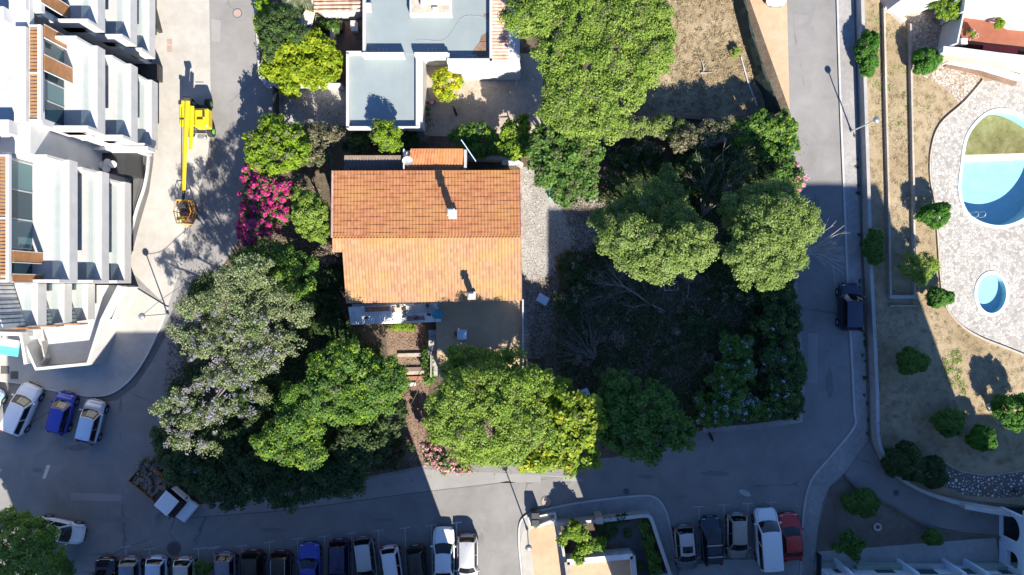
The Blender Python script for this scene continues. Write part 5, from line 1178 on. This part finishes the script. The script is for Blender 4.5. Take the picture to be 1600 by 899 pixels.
# --- big pines
T('pine_tree', 'huge bright green umbrella pine beside the bungalow at the top', 'tree', [(855,12,62,50),(920,30,70,60),(995,25,62,55),(880,80,48,48),(950,95,75,62),(1010,85,44,50),(905,140,60,45),(965,140,50,40),(925,185,55,38),(880,165,38,30),(1000,50,50,40),(815,20,30,34)], 9.2, 'leaf_pine', cr=.42, per=56, leaf=.145, k=1.7, r0=.4, rzf=.45, flat=.65, base=(930, 90), mix=('leaf_olive', .12))
T('pine_tree', 'rounded pine with sunlit lower half, left of the two in the plot', 'tree', [(1035,395,62,42),(980,372,46,38),(1085,385,38,40),(1000,405,40,28),(1000,325,42,34,4.6),(955,345,28,28,5.2),(1060,345,36,30,6.0),(1035,305,32,26,3.8)], 7.8, 'leaf_pine_dull', cr=.42, per=56, leaf=.14, k=1.6, r0=.28, rzf=.55, base=(1070, 440))
T('pine_tree', 'rounded pine leaning over the right street, right of the two in the plot', 'tree', [(1200,365,58,52),(1235,345,40,42),(1175,400,44,38),(1195,430,38,24),(1160,330,36,34,5.2),(1205,312,44,30,5.0),(1262,358,24,20),(1225,400,36,34)], 8.0, 'leaf_pine_dull', cr=.42, per=56, leaf=.14, k=1.6, r0=.3, rzf=.55, base=(1180, 420))
T('broadleaf_tree', 'large full green tree in front of the tan terrace', 'tree', [(755,580,66,40,6.0),(720,625,46,46),(790,620,58,52),(750,670,70,44),(820,670,42,44),(700,660,32,36),(770,712,70,14,7.6),(835,600,28,30,6.6)], 8.6, 'leaf_pine', cr=.44, per=56, leaf=.15, k=1.6, r0=.35, rzf=.6, mix=('leaf_bright', .16))
T('fig_tree', 'yellow-green broad leaved tree with orange tints by the bottom road', 'tree', [(885,640,38,36),(915,665,32,32),(880,690,38,32),(910,710,26,22),(868,615,26,28,5.2),(840,720,34,16,5.4),(820,725,24,10,5.2),(885,728,14,14),(925,640,20,22)], 6.4, 'leaf_yellowgreen', cr=.40, per=26, leaf=.30, k=1.05, r0=.2, aspect=.75, mix=('leaf_yellow', .07))
T('broadleaf_tree', 'bright-topped green tree above the bottom road, left of the garden path', 'tree', [(540,580,62,42),(595,600,38,44),(500,620,50,40),(470,660,48,38),(430,690,32,28),(470,705,42,24),(560,630,48,32),(520,566,34,22)], 7.8, 'leaf_green', cr=.44, per=52, leaf=.16, k=1.4, r0=.35, rzf=.6, mix=('leaf_bright', .42))
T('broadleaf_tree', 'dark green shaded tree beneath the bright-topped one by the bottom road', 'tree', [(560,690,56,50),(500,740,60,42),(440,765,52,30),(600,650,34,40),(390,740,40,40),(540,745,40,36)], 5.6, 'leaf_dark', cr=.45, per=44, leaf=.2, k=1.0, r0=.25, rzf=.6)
JL = [(390,425,42,26),(350,470,38,26),(420,475,40,28,8.2),(300,480,26,18),(372,520,44,24),(440,540,32,28,8.0),(320,540,34,20),(285,525,20,12),(395,570,36,22),(340,590,36,20),(290,618,26,16),(255,640,20,12),(310,655,34,16,8.0),(280,690,20,12,7.0),(325,700,20,12,7.4),(470,490,22,22,7.6),(360,440,26,20),(410,615,22,16,7.2),(350,635,22,14,8),(262,655,12,10),(272,515,14,10),(385,500,34,22),(410,545,30,20,8.2),(375,590,26,16,8.2),(345,515,30,18,8.4),(365,560,26,14,8.2),(400,455,30,18,8.3)]
T('jacaranda_tree', 'tall jacaranda with grey-lilac blossom over the left street', 'tree', JL, 8.9, 'leaf_jacaranda', cr=.36, per=26, leaf=.135, k=1.15, r0=.2, rzf=.5, bark='bark_grey', wild=1.0, inner=.5, mix=('leaf_green', .12),
  flowers=('petal_lilac', [(325,545,34,26),(370,590,26,18),(320,620,48,24),(300,660,42,26),(290,690,34,16),(345,500,34,24),(420,560,22,18),(275,650,22,18),(400,520,40,30),(350,620,60,40)], .24, .11))
T('jacaranda_branch', 'low lilac flowering branch hanging over the flatbed truck', 'tree', [(238,722,20,9),(222,732,10,6),(255,712,12,7),(296,738,9,7)], 4.0, 'leaf_olive', cr=.28, per=22, leaf=.14, k=.9, r0=.06, flowers=('petal_lilac', None, .9, .14), base=(300, 715))
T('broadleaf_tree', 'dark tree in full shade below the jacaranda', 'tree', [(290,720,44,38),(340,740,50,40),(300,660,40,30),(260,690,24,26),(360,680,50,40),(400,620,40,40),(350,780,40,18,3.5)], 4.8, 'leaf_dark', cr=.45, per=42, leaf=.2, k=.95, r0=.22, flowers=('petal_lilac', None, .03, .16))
T('broadleaf_tree', 'bushy green tree north of the jacaranda beside the magenta shrub', 'tree', [(455,415,36,30),(470,440,26,26),(400,410,34,24),(430,395,28,18)], 4.4, 'leaf_green', cr=.38, per=40, leaf=.18, r0=.18, mix=('leaf_bright', .3))
T('bougainvillea', 'magenta bougainvillea hanging over the left street wall', 'shrub', [(410,310,34,34),(400,350,28,26),(440,300,20,26),(395,275,16,16),(430,340,24,22),(385,372,14,12)], 3.9, 'leaf_green', cr=.34, per=22, leaf=.16, r0=.1, flowers=('petal_magenta', None, .97, .19), mix=('leaf_olive', .25))
T('broadleaf_tree', 'yellow-green tree at the street corner above the magenta shrub', 'tree', [(440,215,38,26),(405,230,24,26),(420,255,34,18),(460,240,26,22),(425,195,20,14)], 4.3, 'leaf_bright', cr=.34, per=34, leaf=.19, r0=.14, mix=('leaf_olive', .3))
T('dry_shrub', 'grey-brown half dry shrub between the yellow-green tree and shed', 'shrub', [(500,215,34,22),(490,245,30,18),(525,210,14,14),(460,285,20,14)], 2.8, 'leaf_olive', cr=.32, per=26, leaf=.14, r0=.1, mix=('leaf_dry', .7))
T('round_tree', 'feathery mid green tree against the left side of the house', 'tree', [(487,335,28,34),(475,312,20,18),(500,365,16,16)], 4.8, 'leaf_pine', cr=.28, per=44, leaf=.13, r0=.12)
T('dry_shrub', 'grey leafless-looking shrub at the house left corner', 'shrub', [(515,395,16,18),(500,400,10,14)], 2.6, 'leaf_dry', cr=.28, per=20, leaf=.12, r0=.06)
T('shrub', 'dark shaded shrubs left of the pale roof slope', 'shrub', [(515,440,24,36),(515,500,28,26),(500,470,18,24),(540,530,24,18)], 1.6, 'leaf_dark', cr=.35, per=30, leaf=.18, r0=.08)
T('shrub', 'small bright green weed patch under the metal lean-to', 'shrub', [(625,511,26,5),(640,514,14,4)], .3, 'leaf_bright', cr=.2, per=20, leaf=.12, r0=0)
T('shrub', 'green shrub at the right edge of the garden path', 'shrub', [(668,556,8,22),(672,588,10,14),(622,665,6,8)], 1.2, 'leaf_green', cr=.25, per=26, leaf=.15, r0=.05)
# --- top left garden
T('climbing_hedge', 'bright yellow-green vine hedge above the gravel drive', 'hedge', [(440,80,30,24),(490,72,36,22),(515,95,20,26),(430,105,20,24),(465,110,36,26),(500,120,26,18),(455,140,18,10)], 2.0, 'leaf_vine', cr=.34, per=32, leaf=.22, k=1.15, r0=.1, mix=('leaf_bright', .25))
T('hedge', 'light green hedge strip along the left street wall at the top', 'hedge', [(410,10,12,18),(408,35,11,16),(412,50,10,10),(430,22,22,10)], 2.4, 'leaf_bright', cr=.3, per=30, leaf=.18, r0=.07)
T('cypress', 'dark green clipped conifer mass behind the bright hedge', 'tree', [(435,35,28,24),(425,60,20,18),(460,50,22,18),(450,22,24,12),(420,78,12,14)], 3.0, 'leaf_dark', cr=.3, per=44, leaf=.14, r0=.12, mix=('leaf_green', .2))
T('shrub', 'low green plants beside the white wall in the alley', 'shrub', [(520,42,16,8),(505,38,10,6)], .9, 'leaf_green', cr=.25, per=26, leaf=.16, r0=.04)
def palm(px, py, z, lb, nfr=22, L=2.3, m='leaf_palm'):
    c = P(px, py, z); t_ = thing('palm_tree', lb, 'palm tree', P(px, py))
    b = Vector((c.x, c.y, 0)); MB().tube([b, Vector((c.x, c.y, z*.5))+Vector((.05, 0, 0)), c], [.22, .18, .2], 10).build('trunk', 'bark', t_)
    V = []; vals = []
    for i in range(nfr):
        a = 2*math.pi*i/nfr*1.618*2; up = .15+.8*RS.rand(); d = np.array([math.cos(a), math.sin(a), 0.0]); sd_ = np.array([-d[1], d[0], 0.0])
        for j in range(16):
            t = (j+1)/16; p = np.array(c)+d*L*t*(.6+.4*(1-up*.5))+np.array([0, 0, up*1.1*t-1.5*t*t]); 
            for sg in (1, -1):
                l = .55*(1-.5*t); q = p+sd_*sg*l+d*.25+np.array([0, 0, -.25*l]); wv = d*.035
                V += [p-wv, q, q+wv*.4, p+wv]; vals.append(RS.rand())
    quads('crown', np.array(V), np.array(vals), m, t_)
palm(462, -12, 3.2, 'pale fan-like palm cut by the top edge', 26, 2.2)
# --- around the bungalow
T('small_tree', 'small round bright tree casting its shadow on the lower flat roof', 'tree', [(604,212,24,22),(596,198,14,12),(616,225,12,12)], 4.6, 'leaf_bright', cr=.28, per=36, leaf=.14, r0=.1, mix=('leaf_olive', .3))
T('shrub', 'glowing yellow-green shrub on the bungalow patio', 'shrub', [(697,130,20,22),(690,120,12,14),(708,125,12,12),(700,148,14,10)], 1.9, 'leaf_yellow', cr=.26, per=32, leaf=.15, r0=.07, mix=('leaf_bright', .3))
T('shrub', 'small round pot-like green shrub by the patio wall', 'shrub', [(664,175,7,7)], .6, 'leaf_green', cr=.14, per=26, leaf=.1, r0=.03)
T('hedge', 'mid green hedge between the patio and the old house', 'hedge', [(725,212,24,14),(750,208,26,14),(775,222,22,16),(745,235,34,12)], 2.0, 'leaf_green', cr=.3, per=34, leaf=.18, r0=.08, mix=('leaf_bright', .18))
T('shrub', 'bright green shrub left of the tall tree by the pine', 'shrub', [(808,205,22,22),(800,232,20,16),(822,222,16,18)], 3.6, 'leaf_bright', cr=.3, per=34, leaf=.18, r0=.09, mix=('leaf_green', .4))
T('broadleaf_tree', 'dark blue-green leafy tree south of the umbrella pine', 'tree', [(870,215,44,26),(900,240,42,32),(870,262,38,30),(905,285,34,30),(850,240,26,22),(885,305,24,18)], 6.2, 'leaf_green', cr=.38, per=36, leaf=.22, k=1.05, r0=.22, mix=('leaf_olive', .25))
T('shrub', 'dark low shrubs north of the shed', 'shrub', [(555,225,22,16),(640,218,14,14),(570,215,16,10)], 1.5, 'leaf_dark', cr=.3, per=30, leaf=.16, r0=.06)
T('tangle', 'reddish leafless tangle on the white lintel by the annex', 'shrub', [(655,210,16,12),(668,190,12,10)], 1.2, 'leaf_dry', cr=.25, per=16, leaf=.12, r0=.05)
# --- north edge of the plot
T('hedge', 'light green hedge along the wall south of the dry field', 'hedge', [(1000,198,30,16),(1040,196,32,16),(975,206,22,14),(1070,208,26,14)], 2.4, 'leaf_pine_dull', cr=.3, per=34, leaf=.14, r0=.08, mix=('leaf_olive', .4))
T('dry_shrub', 'greyish dry thicket in the middle of the plot north hedge', 'shrub', [(1085,215,28,20),(1115,205,22,18),(1060,225,18,14),(1140,200,18,16)], 3.0, 'leaf_olive', cr=.3, per=26, leaf=.13, r0=.08, mix=('leaf_dry', .6))
T('shrub', 'leafy green shrub at the street corner of the plot', 'shrub', [(1185,198,34,20),(1220,200,26,22),(1160,210,20,16),(1235,225,14,16)], 2.6, 'leaf_green', cr=.3, per=32, leaf=.2, r0=.1, mix=('leaf_bright', .3))
T('oleander', 'green oleander with few pink flowers by the right street', 'shrub', [(1225,255,18,28),(1240,280,18,20),(1200,232,18,14),(1225,300,18,14)], 2.4, 'leaf_green', cr=.28, per=28, leaf=.18, r0=.08, flowers=('petal_pink', [(1248,285,10,18),(1238,262,8,10)], .7, .13))
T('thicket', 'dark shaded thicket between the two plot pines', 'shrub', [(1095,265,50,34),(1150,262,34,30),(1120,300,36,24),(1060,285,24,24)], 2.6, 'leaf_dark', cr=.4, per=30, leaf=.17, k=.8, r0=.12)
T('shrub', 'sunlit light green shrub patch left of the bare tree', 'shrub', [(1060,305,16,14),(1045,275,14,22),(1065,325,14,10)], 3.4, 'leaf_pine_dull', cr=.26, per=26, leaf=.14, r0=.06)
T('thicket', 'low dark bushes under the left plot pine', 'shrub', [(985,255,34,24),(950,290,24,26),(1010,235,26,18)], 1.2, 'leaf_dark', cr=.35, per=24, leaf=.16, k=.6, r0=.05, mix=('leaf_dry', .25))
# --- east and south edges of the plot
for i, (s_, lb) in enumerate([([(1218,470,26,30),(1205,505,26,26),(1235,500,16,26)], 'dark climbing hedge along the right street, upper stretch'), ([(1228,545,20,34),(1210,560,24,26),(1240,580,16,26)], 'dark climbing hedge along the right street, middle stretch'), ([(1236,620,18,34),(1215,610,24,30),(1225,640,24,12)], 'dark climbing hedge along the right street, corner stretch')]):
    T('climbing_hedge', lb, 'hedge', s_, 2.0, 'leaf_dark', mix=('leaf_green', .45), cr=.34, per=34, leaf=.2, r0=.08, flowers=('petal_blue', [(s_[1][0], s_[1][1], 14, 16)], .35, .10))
T('plumbago', 'shrub with pale blue flowers, left of two in the shaded plot corner', 'shrub', [(1150,545,26,30),(1135,590,26,28),(1165,580,20,24)], 2.0, 'leaf_green', cr=.34, per=32, leaf=.18, r0=.08, flowers=('petal_blue', None, .34, .11))
T('plumbago', 'wide shrub with pale blue flowers above the bottom road kerb', 'shrub', [(1120,635,34,26),(1150,625,28,24),(1180,640,30,16),(1110,655,20,12)], 1.9, 'leaf_green', cr=.34, per=32, leaf=.18, r0=.08, flowers=('petal_blue', None, .42, .11))
T('broadleaf_tree', 'dark green tree reaching over the bottom road kerb', 'tree', [(1015,635,46,40),(985,680,44,36),(1055,680,34,24),(1000,705,36,20),(960,640,30,36),(970,600,24,24)], 5.6, 'leaf_green', cr=.42, per=38, leaf=.21, k=.95, r0=.22)
T('oleander', 'pink oleander below the big green tree at the road edge', 'shrub', [(680,712,20,16),(700,726,26,12),(722,732,14,8),(672,702,14,14),(694,722,18,12,3.0)], 2.6, 'leaf_green', cr=.26, per=26, leaf=.15, r0=.07, flowers=('petal_pink', None, .95, .15))
T('oleander', 'dull red-brown oleander in shade by the garden gate', 'shrub', [(600,715,28,22),(625,700,18,18),(585,700,16,16)], 2.2, 'leaf_dark', cr=.3, per=28, leaf=.16, r0=.07, flowers=('petal_dull', None, .5, .12))
for i, (s_, lb) in enumerate([([(905,430,34,26),(890,410,22,18)], 'olive dark bush at the gravel edge, upper'), ([(885,470,18,22),(900,455,16,14)], 'olive dark bush at the gravel edge, lower'), ([(1180,470,34,18),(1140,465,24,14)], 'dark bush under the right plot pine'), ([(1090,500,30,22)], 'low dark bush right of the boulder'), ([(1185,520,26,22)], 'low dark bush between pine and climbing hedge')]):
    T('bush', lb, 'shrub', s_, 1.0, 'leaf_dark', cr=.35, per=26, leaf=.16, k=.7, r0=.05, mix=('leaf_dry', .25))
# --- lower left tree and island plants
T('pine_tree', 'dark green tree filling the lower left corner', 'tree', [(30,835,50,44),(62,860,34,32),(20,880,50,34),(0,840,34,40),(70,885,26,22),(72,838,16,20)], 4.6, 'leaf_pine', cr=.36, per=44, leaf=.16, k=1.1, r0=.3, rzf=.6)
T('palm_like_shrub', 'low spiky shrub at the foot of the lower left tree', 'shrub', [(98,880,14,14),(105,895,12,10)], 1.2, 'leaf_green', cr=.26, per=28, leaf=.2, r0=.05, aspect=.25)
T('shrub', 'small dark shrub between parked cars of the long row', 'shrub', [(316,890,14,12)], 1.3, 'leaf_green', cr=.24, per=28, leaf=.14, r0=.05)
T('shrub', 'sunlit green shrub in the planted yard, upper left', 'shrub', [(898,828,16,14),(884,842,10,10),(910,835,12,10)], 1.9, 'leaf_bright', cr=.24, per=26, leaf=.18, r0=.06, mix=('leaf_green', .4))
T('shrub', 'sunlit green shrub in the planted yard beside the annex', 'shrub', [(916,852,16,10),(935,850,10,10),(905,870,10,12)], 1.9, 'leaf_bright', cr=.24, per=26, leaf=.18, r0=.06, mix=('leaf_green', .4))
T('shrub', 'dark shrubs behind the yard wall at its top', 'shrub', [(965,812,22,8),(945,820,14,10),(950,835,16,12)], .9, 'leaf_dark', cr=.26, per=24, leaf=.15, r0=.04)
T('shrub', 'row of dark shrubs inside the right yard wall', 'shrub', [(1008,822,8,14),(1014,845,9,16),(1020,872,10,18),(1024,892,9,12)], .9, 'leaf_green', cr=.26, per=26, leaf=.15, r0=.04)
for q, lb in (((981,833), 'round dark plant on the yard path, upper'), ((1001,884), 'round dark plant on the yard path, lower'), ((838,818), 'small weed tuft by the bin enclosure')):
    T('small_plant', lb, 'plant', [(*q, 6, 6)], .3, 'leaf_green', cr=.16, per=22, leaf=.12, r0=0)
# --- garden bushes
GB = [((1355,83,15,36),'leaf_box','oblong clipped bright green bush at the top beside the pavement wall'), ((1447,95,20,19),'leaf_box','round clipped bright green bush on the stone path edge'), ((1459,336,23,18),'leaf_box','clipped green bush between the lawn and the large pool'),
 ((1365,387,14,28),'leaf_green','oblong dark bush in shade beside the pavement wall'), ((1467,465,21,14),'leaf_box','clipped green bush west of the paddling pool'), ((1425,565,23,19),'leaf_green','round shaded bush alone on the lawn'),
 ((1481,660,22,21),'leaf_green','round shaded bush left of the small sunlit one'), ((1533,685,19,19),'leaf_box','small round bush with sunlit top near the pebble path'), ((1412,722,30,28),'leaf_dark','large dark bush inside the curve of the garden wall'),
 ((1454,738,22,24),'leaf_dark','dark bush right of the larger one by the garden wall'), ((1457,840,13,11),'leaf_green','small dark bush near the footpath at lower right'), ((1345,786,28,20),'leaf_green','wide ragged bush on the shaded planting ground')]
for (x, y, rx, ry), m_, lb in GB:
    T('clipped_bush', lb, 'bush', [(x, y, rx, ry)], 1.3 if ry < 30 else 1.2, m_, cr=.19, per=44, leaf=.11, k=1.9, r0=.07, rzf=1.0, inner=1.05, flat=.8)
T('clipped_bush', 'large sunlit round bush at the right edge of the lawn', 'bush', [(1582,642,29,27,1.7,1.45)], 1.7, 'leaf_box', cr=.24, per=46, leaf=.125, k=1.5, r0=.12, inner=.85, base=(1576, 640))
T('garden_bush', 'ragged yellow-green bush straddling the low lawn wall', 'bush', [(1448,415,18,20),(1425,418,18,20),(1440,435,16,10)], 1.6, 'leaf_pine', cr=.3, per=30, leaf=.14, r0=.07)
T('shrub', 'loose leafy shrub left of the footpath at lower right', 'shrub', [(1327,850,24,18),(1335,866,10,10)], 1.6, 'leaf_green', cr=.3, per=26, leaf=.18, r0=.07)
T('shrub', 'green shrub at the villa corner above the stone path', 'shrub', [(1478,12,20,16),(1490,22,12,10)], 2.2, 'leaf_bright', cr=.26, per=30, leaf=.14, r0=.06, mix=('leaf_green', .5))
T('shrub', 'small dry green shrub at the top of the lawn', 'shrub', [(1405,10,14,6),(1400,5,8,6)], .8, 'leaf_olive', cr=.22, per=26, leaf=.12, r0=.04)
T('potted_plant', 'orange leaved plant on the red tiled terrace', 'plant', [(1519,53,8,6)], 2.6, 'leaf_yellowgreen', cr=.18, per=22, leaf=.14, r0=.03, mix=('petal_pink', .2))
T('potted_plant', 'green plant on the red terrace by the white villa wall', 'plant', [(1562,36,8,8)], 2.8, 'leaf_bright', cr=.18, per=22, leaf=.14, r0=.03)
T('small_plant', 'single small green tuft in the dry field near the fence', 'plant', [(1149,82,8,8)], .4, 'leaf_pine', cr=.2, per=24, leaf=.12, r0=0)
# --- bare and fallen branches
def branches(name, lb, px, py, ang, spread, L, n, r0=.06, m='bark_pale', z0=.3, rise=.3, cat='branch', depth=2, seed=0):
    rg = random.Random(seed); mb = MB(); b = P(px, py, z0)
    def grow(p, a, e, l, r, d):
        pts = [p]; q = p
        for i in range(4):
            a += rg.uniform(-.18, .18); e += rg.uniform(-.1, .1)
            q = q+Vector((math.cos(a)*math.cos(e), math.sin(a)*math.cos(e), math.sin(e)))*l/4; q.z = max(q.z, .06); pts.append(q)
        mb.tube(pts, [r, r*.8, r*.62, r*.45, r*.25], 5)
        if d > 0:
            for k_ in range(3): grow(pts[rg.randint(1, 3)], a+rg.uniform(-.6, .6), e+rg.uniform(-.2, .35), l*rg.uniform(.35, .6), r*.5, d-1)
    for i in range(n): grow(b+Vector((rg.uniform(-.2, .2), rg.uniform(-.2, .2), 0)), ang+spread*(i/(max(1, n-1))-.5)*1.0+rg.uniform(-.1, .1), rise+rg.uniform(-.15, .2), L*rg.uniform(.6, 1.1), r0, depth)
    return tag(mb.build(name, m), lb, cat)
branches('bare_branches', 'pale leafless branches reaching over the right street', 1262, 392, .15, 1.3, 3.1, 14, .05, z0=3.2, rise=.12, seed=2)
tag(branches('bare_tree', 'pale bare tree standing between the two plot pines', 1098, 335, 1.4, .9, 5.2, 12, .05, 'bark_grey', z0=.6, rise=.85, seed=5, depth=3), cat='tree')
branches('fallen_tree', 'fallen grey tree with its crown spread toward the gravel', 1036, 487, 2.62, .25, 7.2, 3, .11, 'bark_grey', z0=.6, rise=.06, cat='fallen tree', seed=7, depth=3)
branches('fallen_branches', 'fan of grey cut branches on the ground beside the gravel', 928, 558, 2.3, 1.5, 4.4, 22, .028, 'bark_grey', z0=.7, rise=.12, seed=9, depth=1)
branches('fallen_branches', 'fan of thin dry branches above the fallen tree', 985, 455, 2.6, 1.3, 3.8, 12, .028, 'bark_grey', z0=.7, rise=.12, seed=10, depth=2)
branches('leaning_trunk', 'thin leaning trunk under the left plot pine', 1073, 470, 1.45, .1, 3.0, 1, .09, 'bark_pale', rise=.3, seed=12, depth=0, cat='trunk')
for i, (x, y, a, L_, lb) in enumerate([(1048,510,.75,2.2,'short pale stick lying right of the fallen tree'), (1083,590,1.1,3.2,'long bent stick in the dark undergrowth'), (1125,500,2.4,2.0,'short curved stick near the climbing hedge'), (985,560,1.9,2.8,'thin grey stick in the middle of the undergrowth'), (905,600,1.6,2.0,'grey stick near the pale box'), (1070,570,1.75,2.6,'thin upright-looking stick in the undergrowth')]):
    branches('dry_stick', lb, x, y, a, .5, L_, 2, .035, 'bark_grey', rise=.05, seed=20+i, depth=1)
branches('driftwood', 'forked grey log lying in the dry field', 1099, 111, .9, 1.6, 1.5, 3, .07, 'bark_pale', z0=.15, rise=0, seed=31, depth=0, cat='log')
# --- litter and undergrowth that nobody could count
def inside(poly, x, y):
    c = np.zeros(len(x), bool); n = len(poly)
    for i in range(n):
        x1, y1 = poly[i]; x2, y2 = poly[(i+1) % n]
        hit = ((y1 > y) != (y2 > y)) & (x < (x2-x1)*(y-y1)/((y2-y1)+1e-9)+x1); c ^= hit
    return c
def scatter(name, poly, n, m, leaf, zr, z0=.02, clump=0, aspect=.6, up=.8, wild=.5, patch=0):
    P2 = np.array([tuple(P(x, y).xy) for x, y in poly]); lo = P2.min(0); hi = P2.max(0)
    if clump:
        k_ = max(1, n//clump); cc = lo+RS.rand(k_*2, 2)*(hi-lo); cc = cc[inside(P2, cc[:, 0], cc[:, 1])]; k_ = len(cc)
        q = np.repeat(cc, clump, 0)+RS.normal(size=(k_*clump, 2))*patch
        hz = np.repeat(RS.rand(k_), clump)
    else:
        q = lo+RS.rand(n*2, 2)*(hi-lo); hz = RS.rand(len(q))
    ok = inside(P2, q[:, 0], q[:, 1]); q = q[ok][:n]; hz = hz[ok][:n]; mm = len(q)
    p = np.column_stack([q, z0+RS.rand(mm)*zr*hz]); nr = unit(mm)*wild+np.array([0, 0, up]); nr /= np.linalg.norm(nr, axis=1)[:, None]
    t = np.cross(nr, unit(mm)); t /= np.linalg.norm(t, axis=1)[:, None]; b = np.cross(nr, t); L = leaf*(.5+RS.rand(mm))[:, None]
    V = np.stack([p-t*L*.5, p+b*L*.5*aspect, p+t*L*.5, p-b*L*.5*aspect], 1).reshape(-1, 3)
    return tag(quads(name, V, RS.rand(mm), m), kind='stuff')
PLOT = [(870,300),(935,225),(1180,225),(1238,240),(1238,440),(1248,600),(1240,650),(1100,668),(960,700),(700,715),(560,742),(300,780),(240,735),(265,520),(300,440),(400,385),(470,290),(500,290),(516,390),(530,520),(600,540),(612,700),(664,700),(680,600),(850,600),(866,500),(900,405)]
scatter('leaf_litter', PLOT, 60000, 'litter_brown', .14, .12)
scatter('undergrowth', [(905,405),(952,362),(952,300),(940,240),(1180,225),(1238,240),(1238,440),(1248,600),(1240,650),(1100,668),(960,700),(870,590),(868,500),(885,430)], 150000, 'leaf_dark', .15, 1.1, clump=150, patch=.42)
scatter('dry_twigs', [(870,400),(1100,430),(1200,480),(1200,600),(960,680),(850,580),(866,500)], 32000, 'leaf_dry', .7, .9, aspect=.04, wild=.3)
scatter('undergrowth', [(300,440),(400,385),(516,390),(530,520),(600,540),(612,700),(560,742),(300,780),(240,735)], 60000, 'leaf_dark', .16, .8, clump=140, patch=.5)
scatter('dry_grass_tufts', [(985,-60),(1145,-60),(1158,40),(1176,110),(1192,176),(985,176)], 26000, 'straw', .22, .16, clump=26, patch=.10, aspect=.12, up=.15, wild=1)
scatter('dry_grass_tufts', [(1350,0),(1468,0),(1415,25),(1440,110),(1500,160),(1468,195),(1452,240),(1452,300),(1462,400),(1478,490),(1530,530),(1600,560),(1600,720),(1500,735),(1400,740),(1366,690),(1358,450)], 42000, 'straw', .15, .09, clump=24, patch=.12, aspect=.12, up=.2, wild=1)
scatter('lawn_weeds', [(1470,560),(1500,540),(1510,620),(1480,600)], 1200, 'leaf_pine', .1, .08, clump=30, patch=.15)
scatter('lawn_weeds', [(1350,0),(1400,0),(1440,120),(1460,160),(1440,230),(1350,200)], 1500, 'leaf_pine', .09, .06, clump=24, patch=.16)
scatter('gravel_debris', [(818,440),(870,430),(870,560),(830,560)], 2600, 'litter_brown', .13, .08)
scatter('patio_litter', [(745,112),(840,115),(842,205),(700,205),(660,185)], 2600, 'litter_brown', .07, .03)
scatter('pavement_weeds', [(1332,200),(1338,200),(1353,560),(1357,690),(1350,690),(1345,560)], 1500, 'leaf_dark', .12, .08, z0=.125, clump=30, patch=.08)
scatter('gravel_stones', [(818,266),(850,262),(872,305),(946,318),(944,362),(905,396),(872,430),(866,500),(850,556),(820,556)], 3500, 'stone_chips', .09, .05, up=1.4, aspect=.8)
scatter('gravel_debris', [(850,300),(900,305),(950,330),(948,380),(905,405),(870,440),(860,560),(822,560),(840,470),(862,420),(900,380),(880,330)], 6000, 'litter_brown', .14, .10)
scatter('path_litter', [(603,510),(664,510),(676,560),(668,620),(662,720),(622,720),(618,620),(606,560)], 4200, 'litter_brown', .10, .08)
scatter('road_leaves', [(240,742),(300,792),(430,776),(560,752),(690,728),(800,726),(960,720),(960,742),(800,742),(690,744),(560,772),(430,796),(300,812),(235,760)], 1300, 'litter_brown', .09, .02)
scatter('road_leaves', [(300,250),(400,210),(385,380),(300,470),(270,500),(280,440)], 1500, 'litter_brown', .07, .02)
scatter('road_leaves', [(960,722),(1246,662),(1262,420),(1262,200),(1240,200),(1244,440),(1254,600),(1248,654),(1100,676),(960,716)], 1800, 'litter_brown', .08, .02)

# low scrub in the shaded plot, each bush its own
for i, (x, y, r) in enumerate([(900,520,16),(935,500,14),(960,530,18),(1000,520,16),(1035,545,18),(1075,545,15),(1105,560,14),(1020,590,18),(1065,610,16),(940,580,16),(905,565,13),(1100,600,14),(1110,460,14),(1010,470,12),(1190,575,18),(1085,640,16),(1130,510,12),(950,445,12),(1065,480,10),(975,490,11)]):
    lb = ['ragged low scrub bush', 'dark tangled scrub bush', 'half dry scrub bush', 'twiggy scrub bush'][i % 4]+' in the shaded plot, '+['by the gravel', 'near the cut branches', 'right of the cut branches', 'below the fallen tree', 'left of the boulder stick', 'right of the boulder', 'west of the blue-flowered shrub', 'north of the dark roadside tree', 'between dark tree and plumbago', 'near the pale box', 'at the gravel tip', 'against the left plumbago', 'under the right pine edge', 'beside the fallen trunk', 'inside the climbing hedge bend', 'above the bottom kerb', 'below the right pine', 'above the fallen tree crown', 'beside the leaning trunk', 'in the fallen tree twigs'][i]
    T('scrub_bush', lb, 'shrub', [(x, y, r, r*.8), (x+r*.6, y+r*.3, r*.6, r*.5)], .8, ['leaf_dark', 'leaf_olive', 'leaf_dry', 'leaf_dark'][i % 4], cr=.3, per=14, leaf=.14, k=.6, r0=.04, mix=('leaf_dry', .3), wild=1.0, group='scrub bushes in the shaded plot')
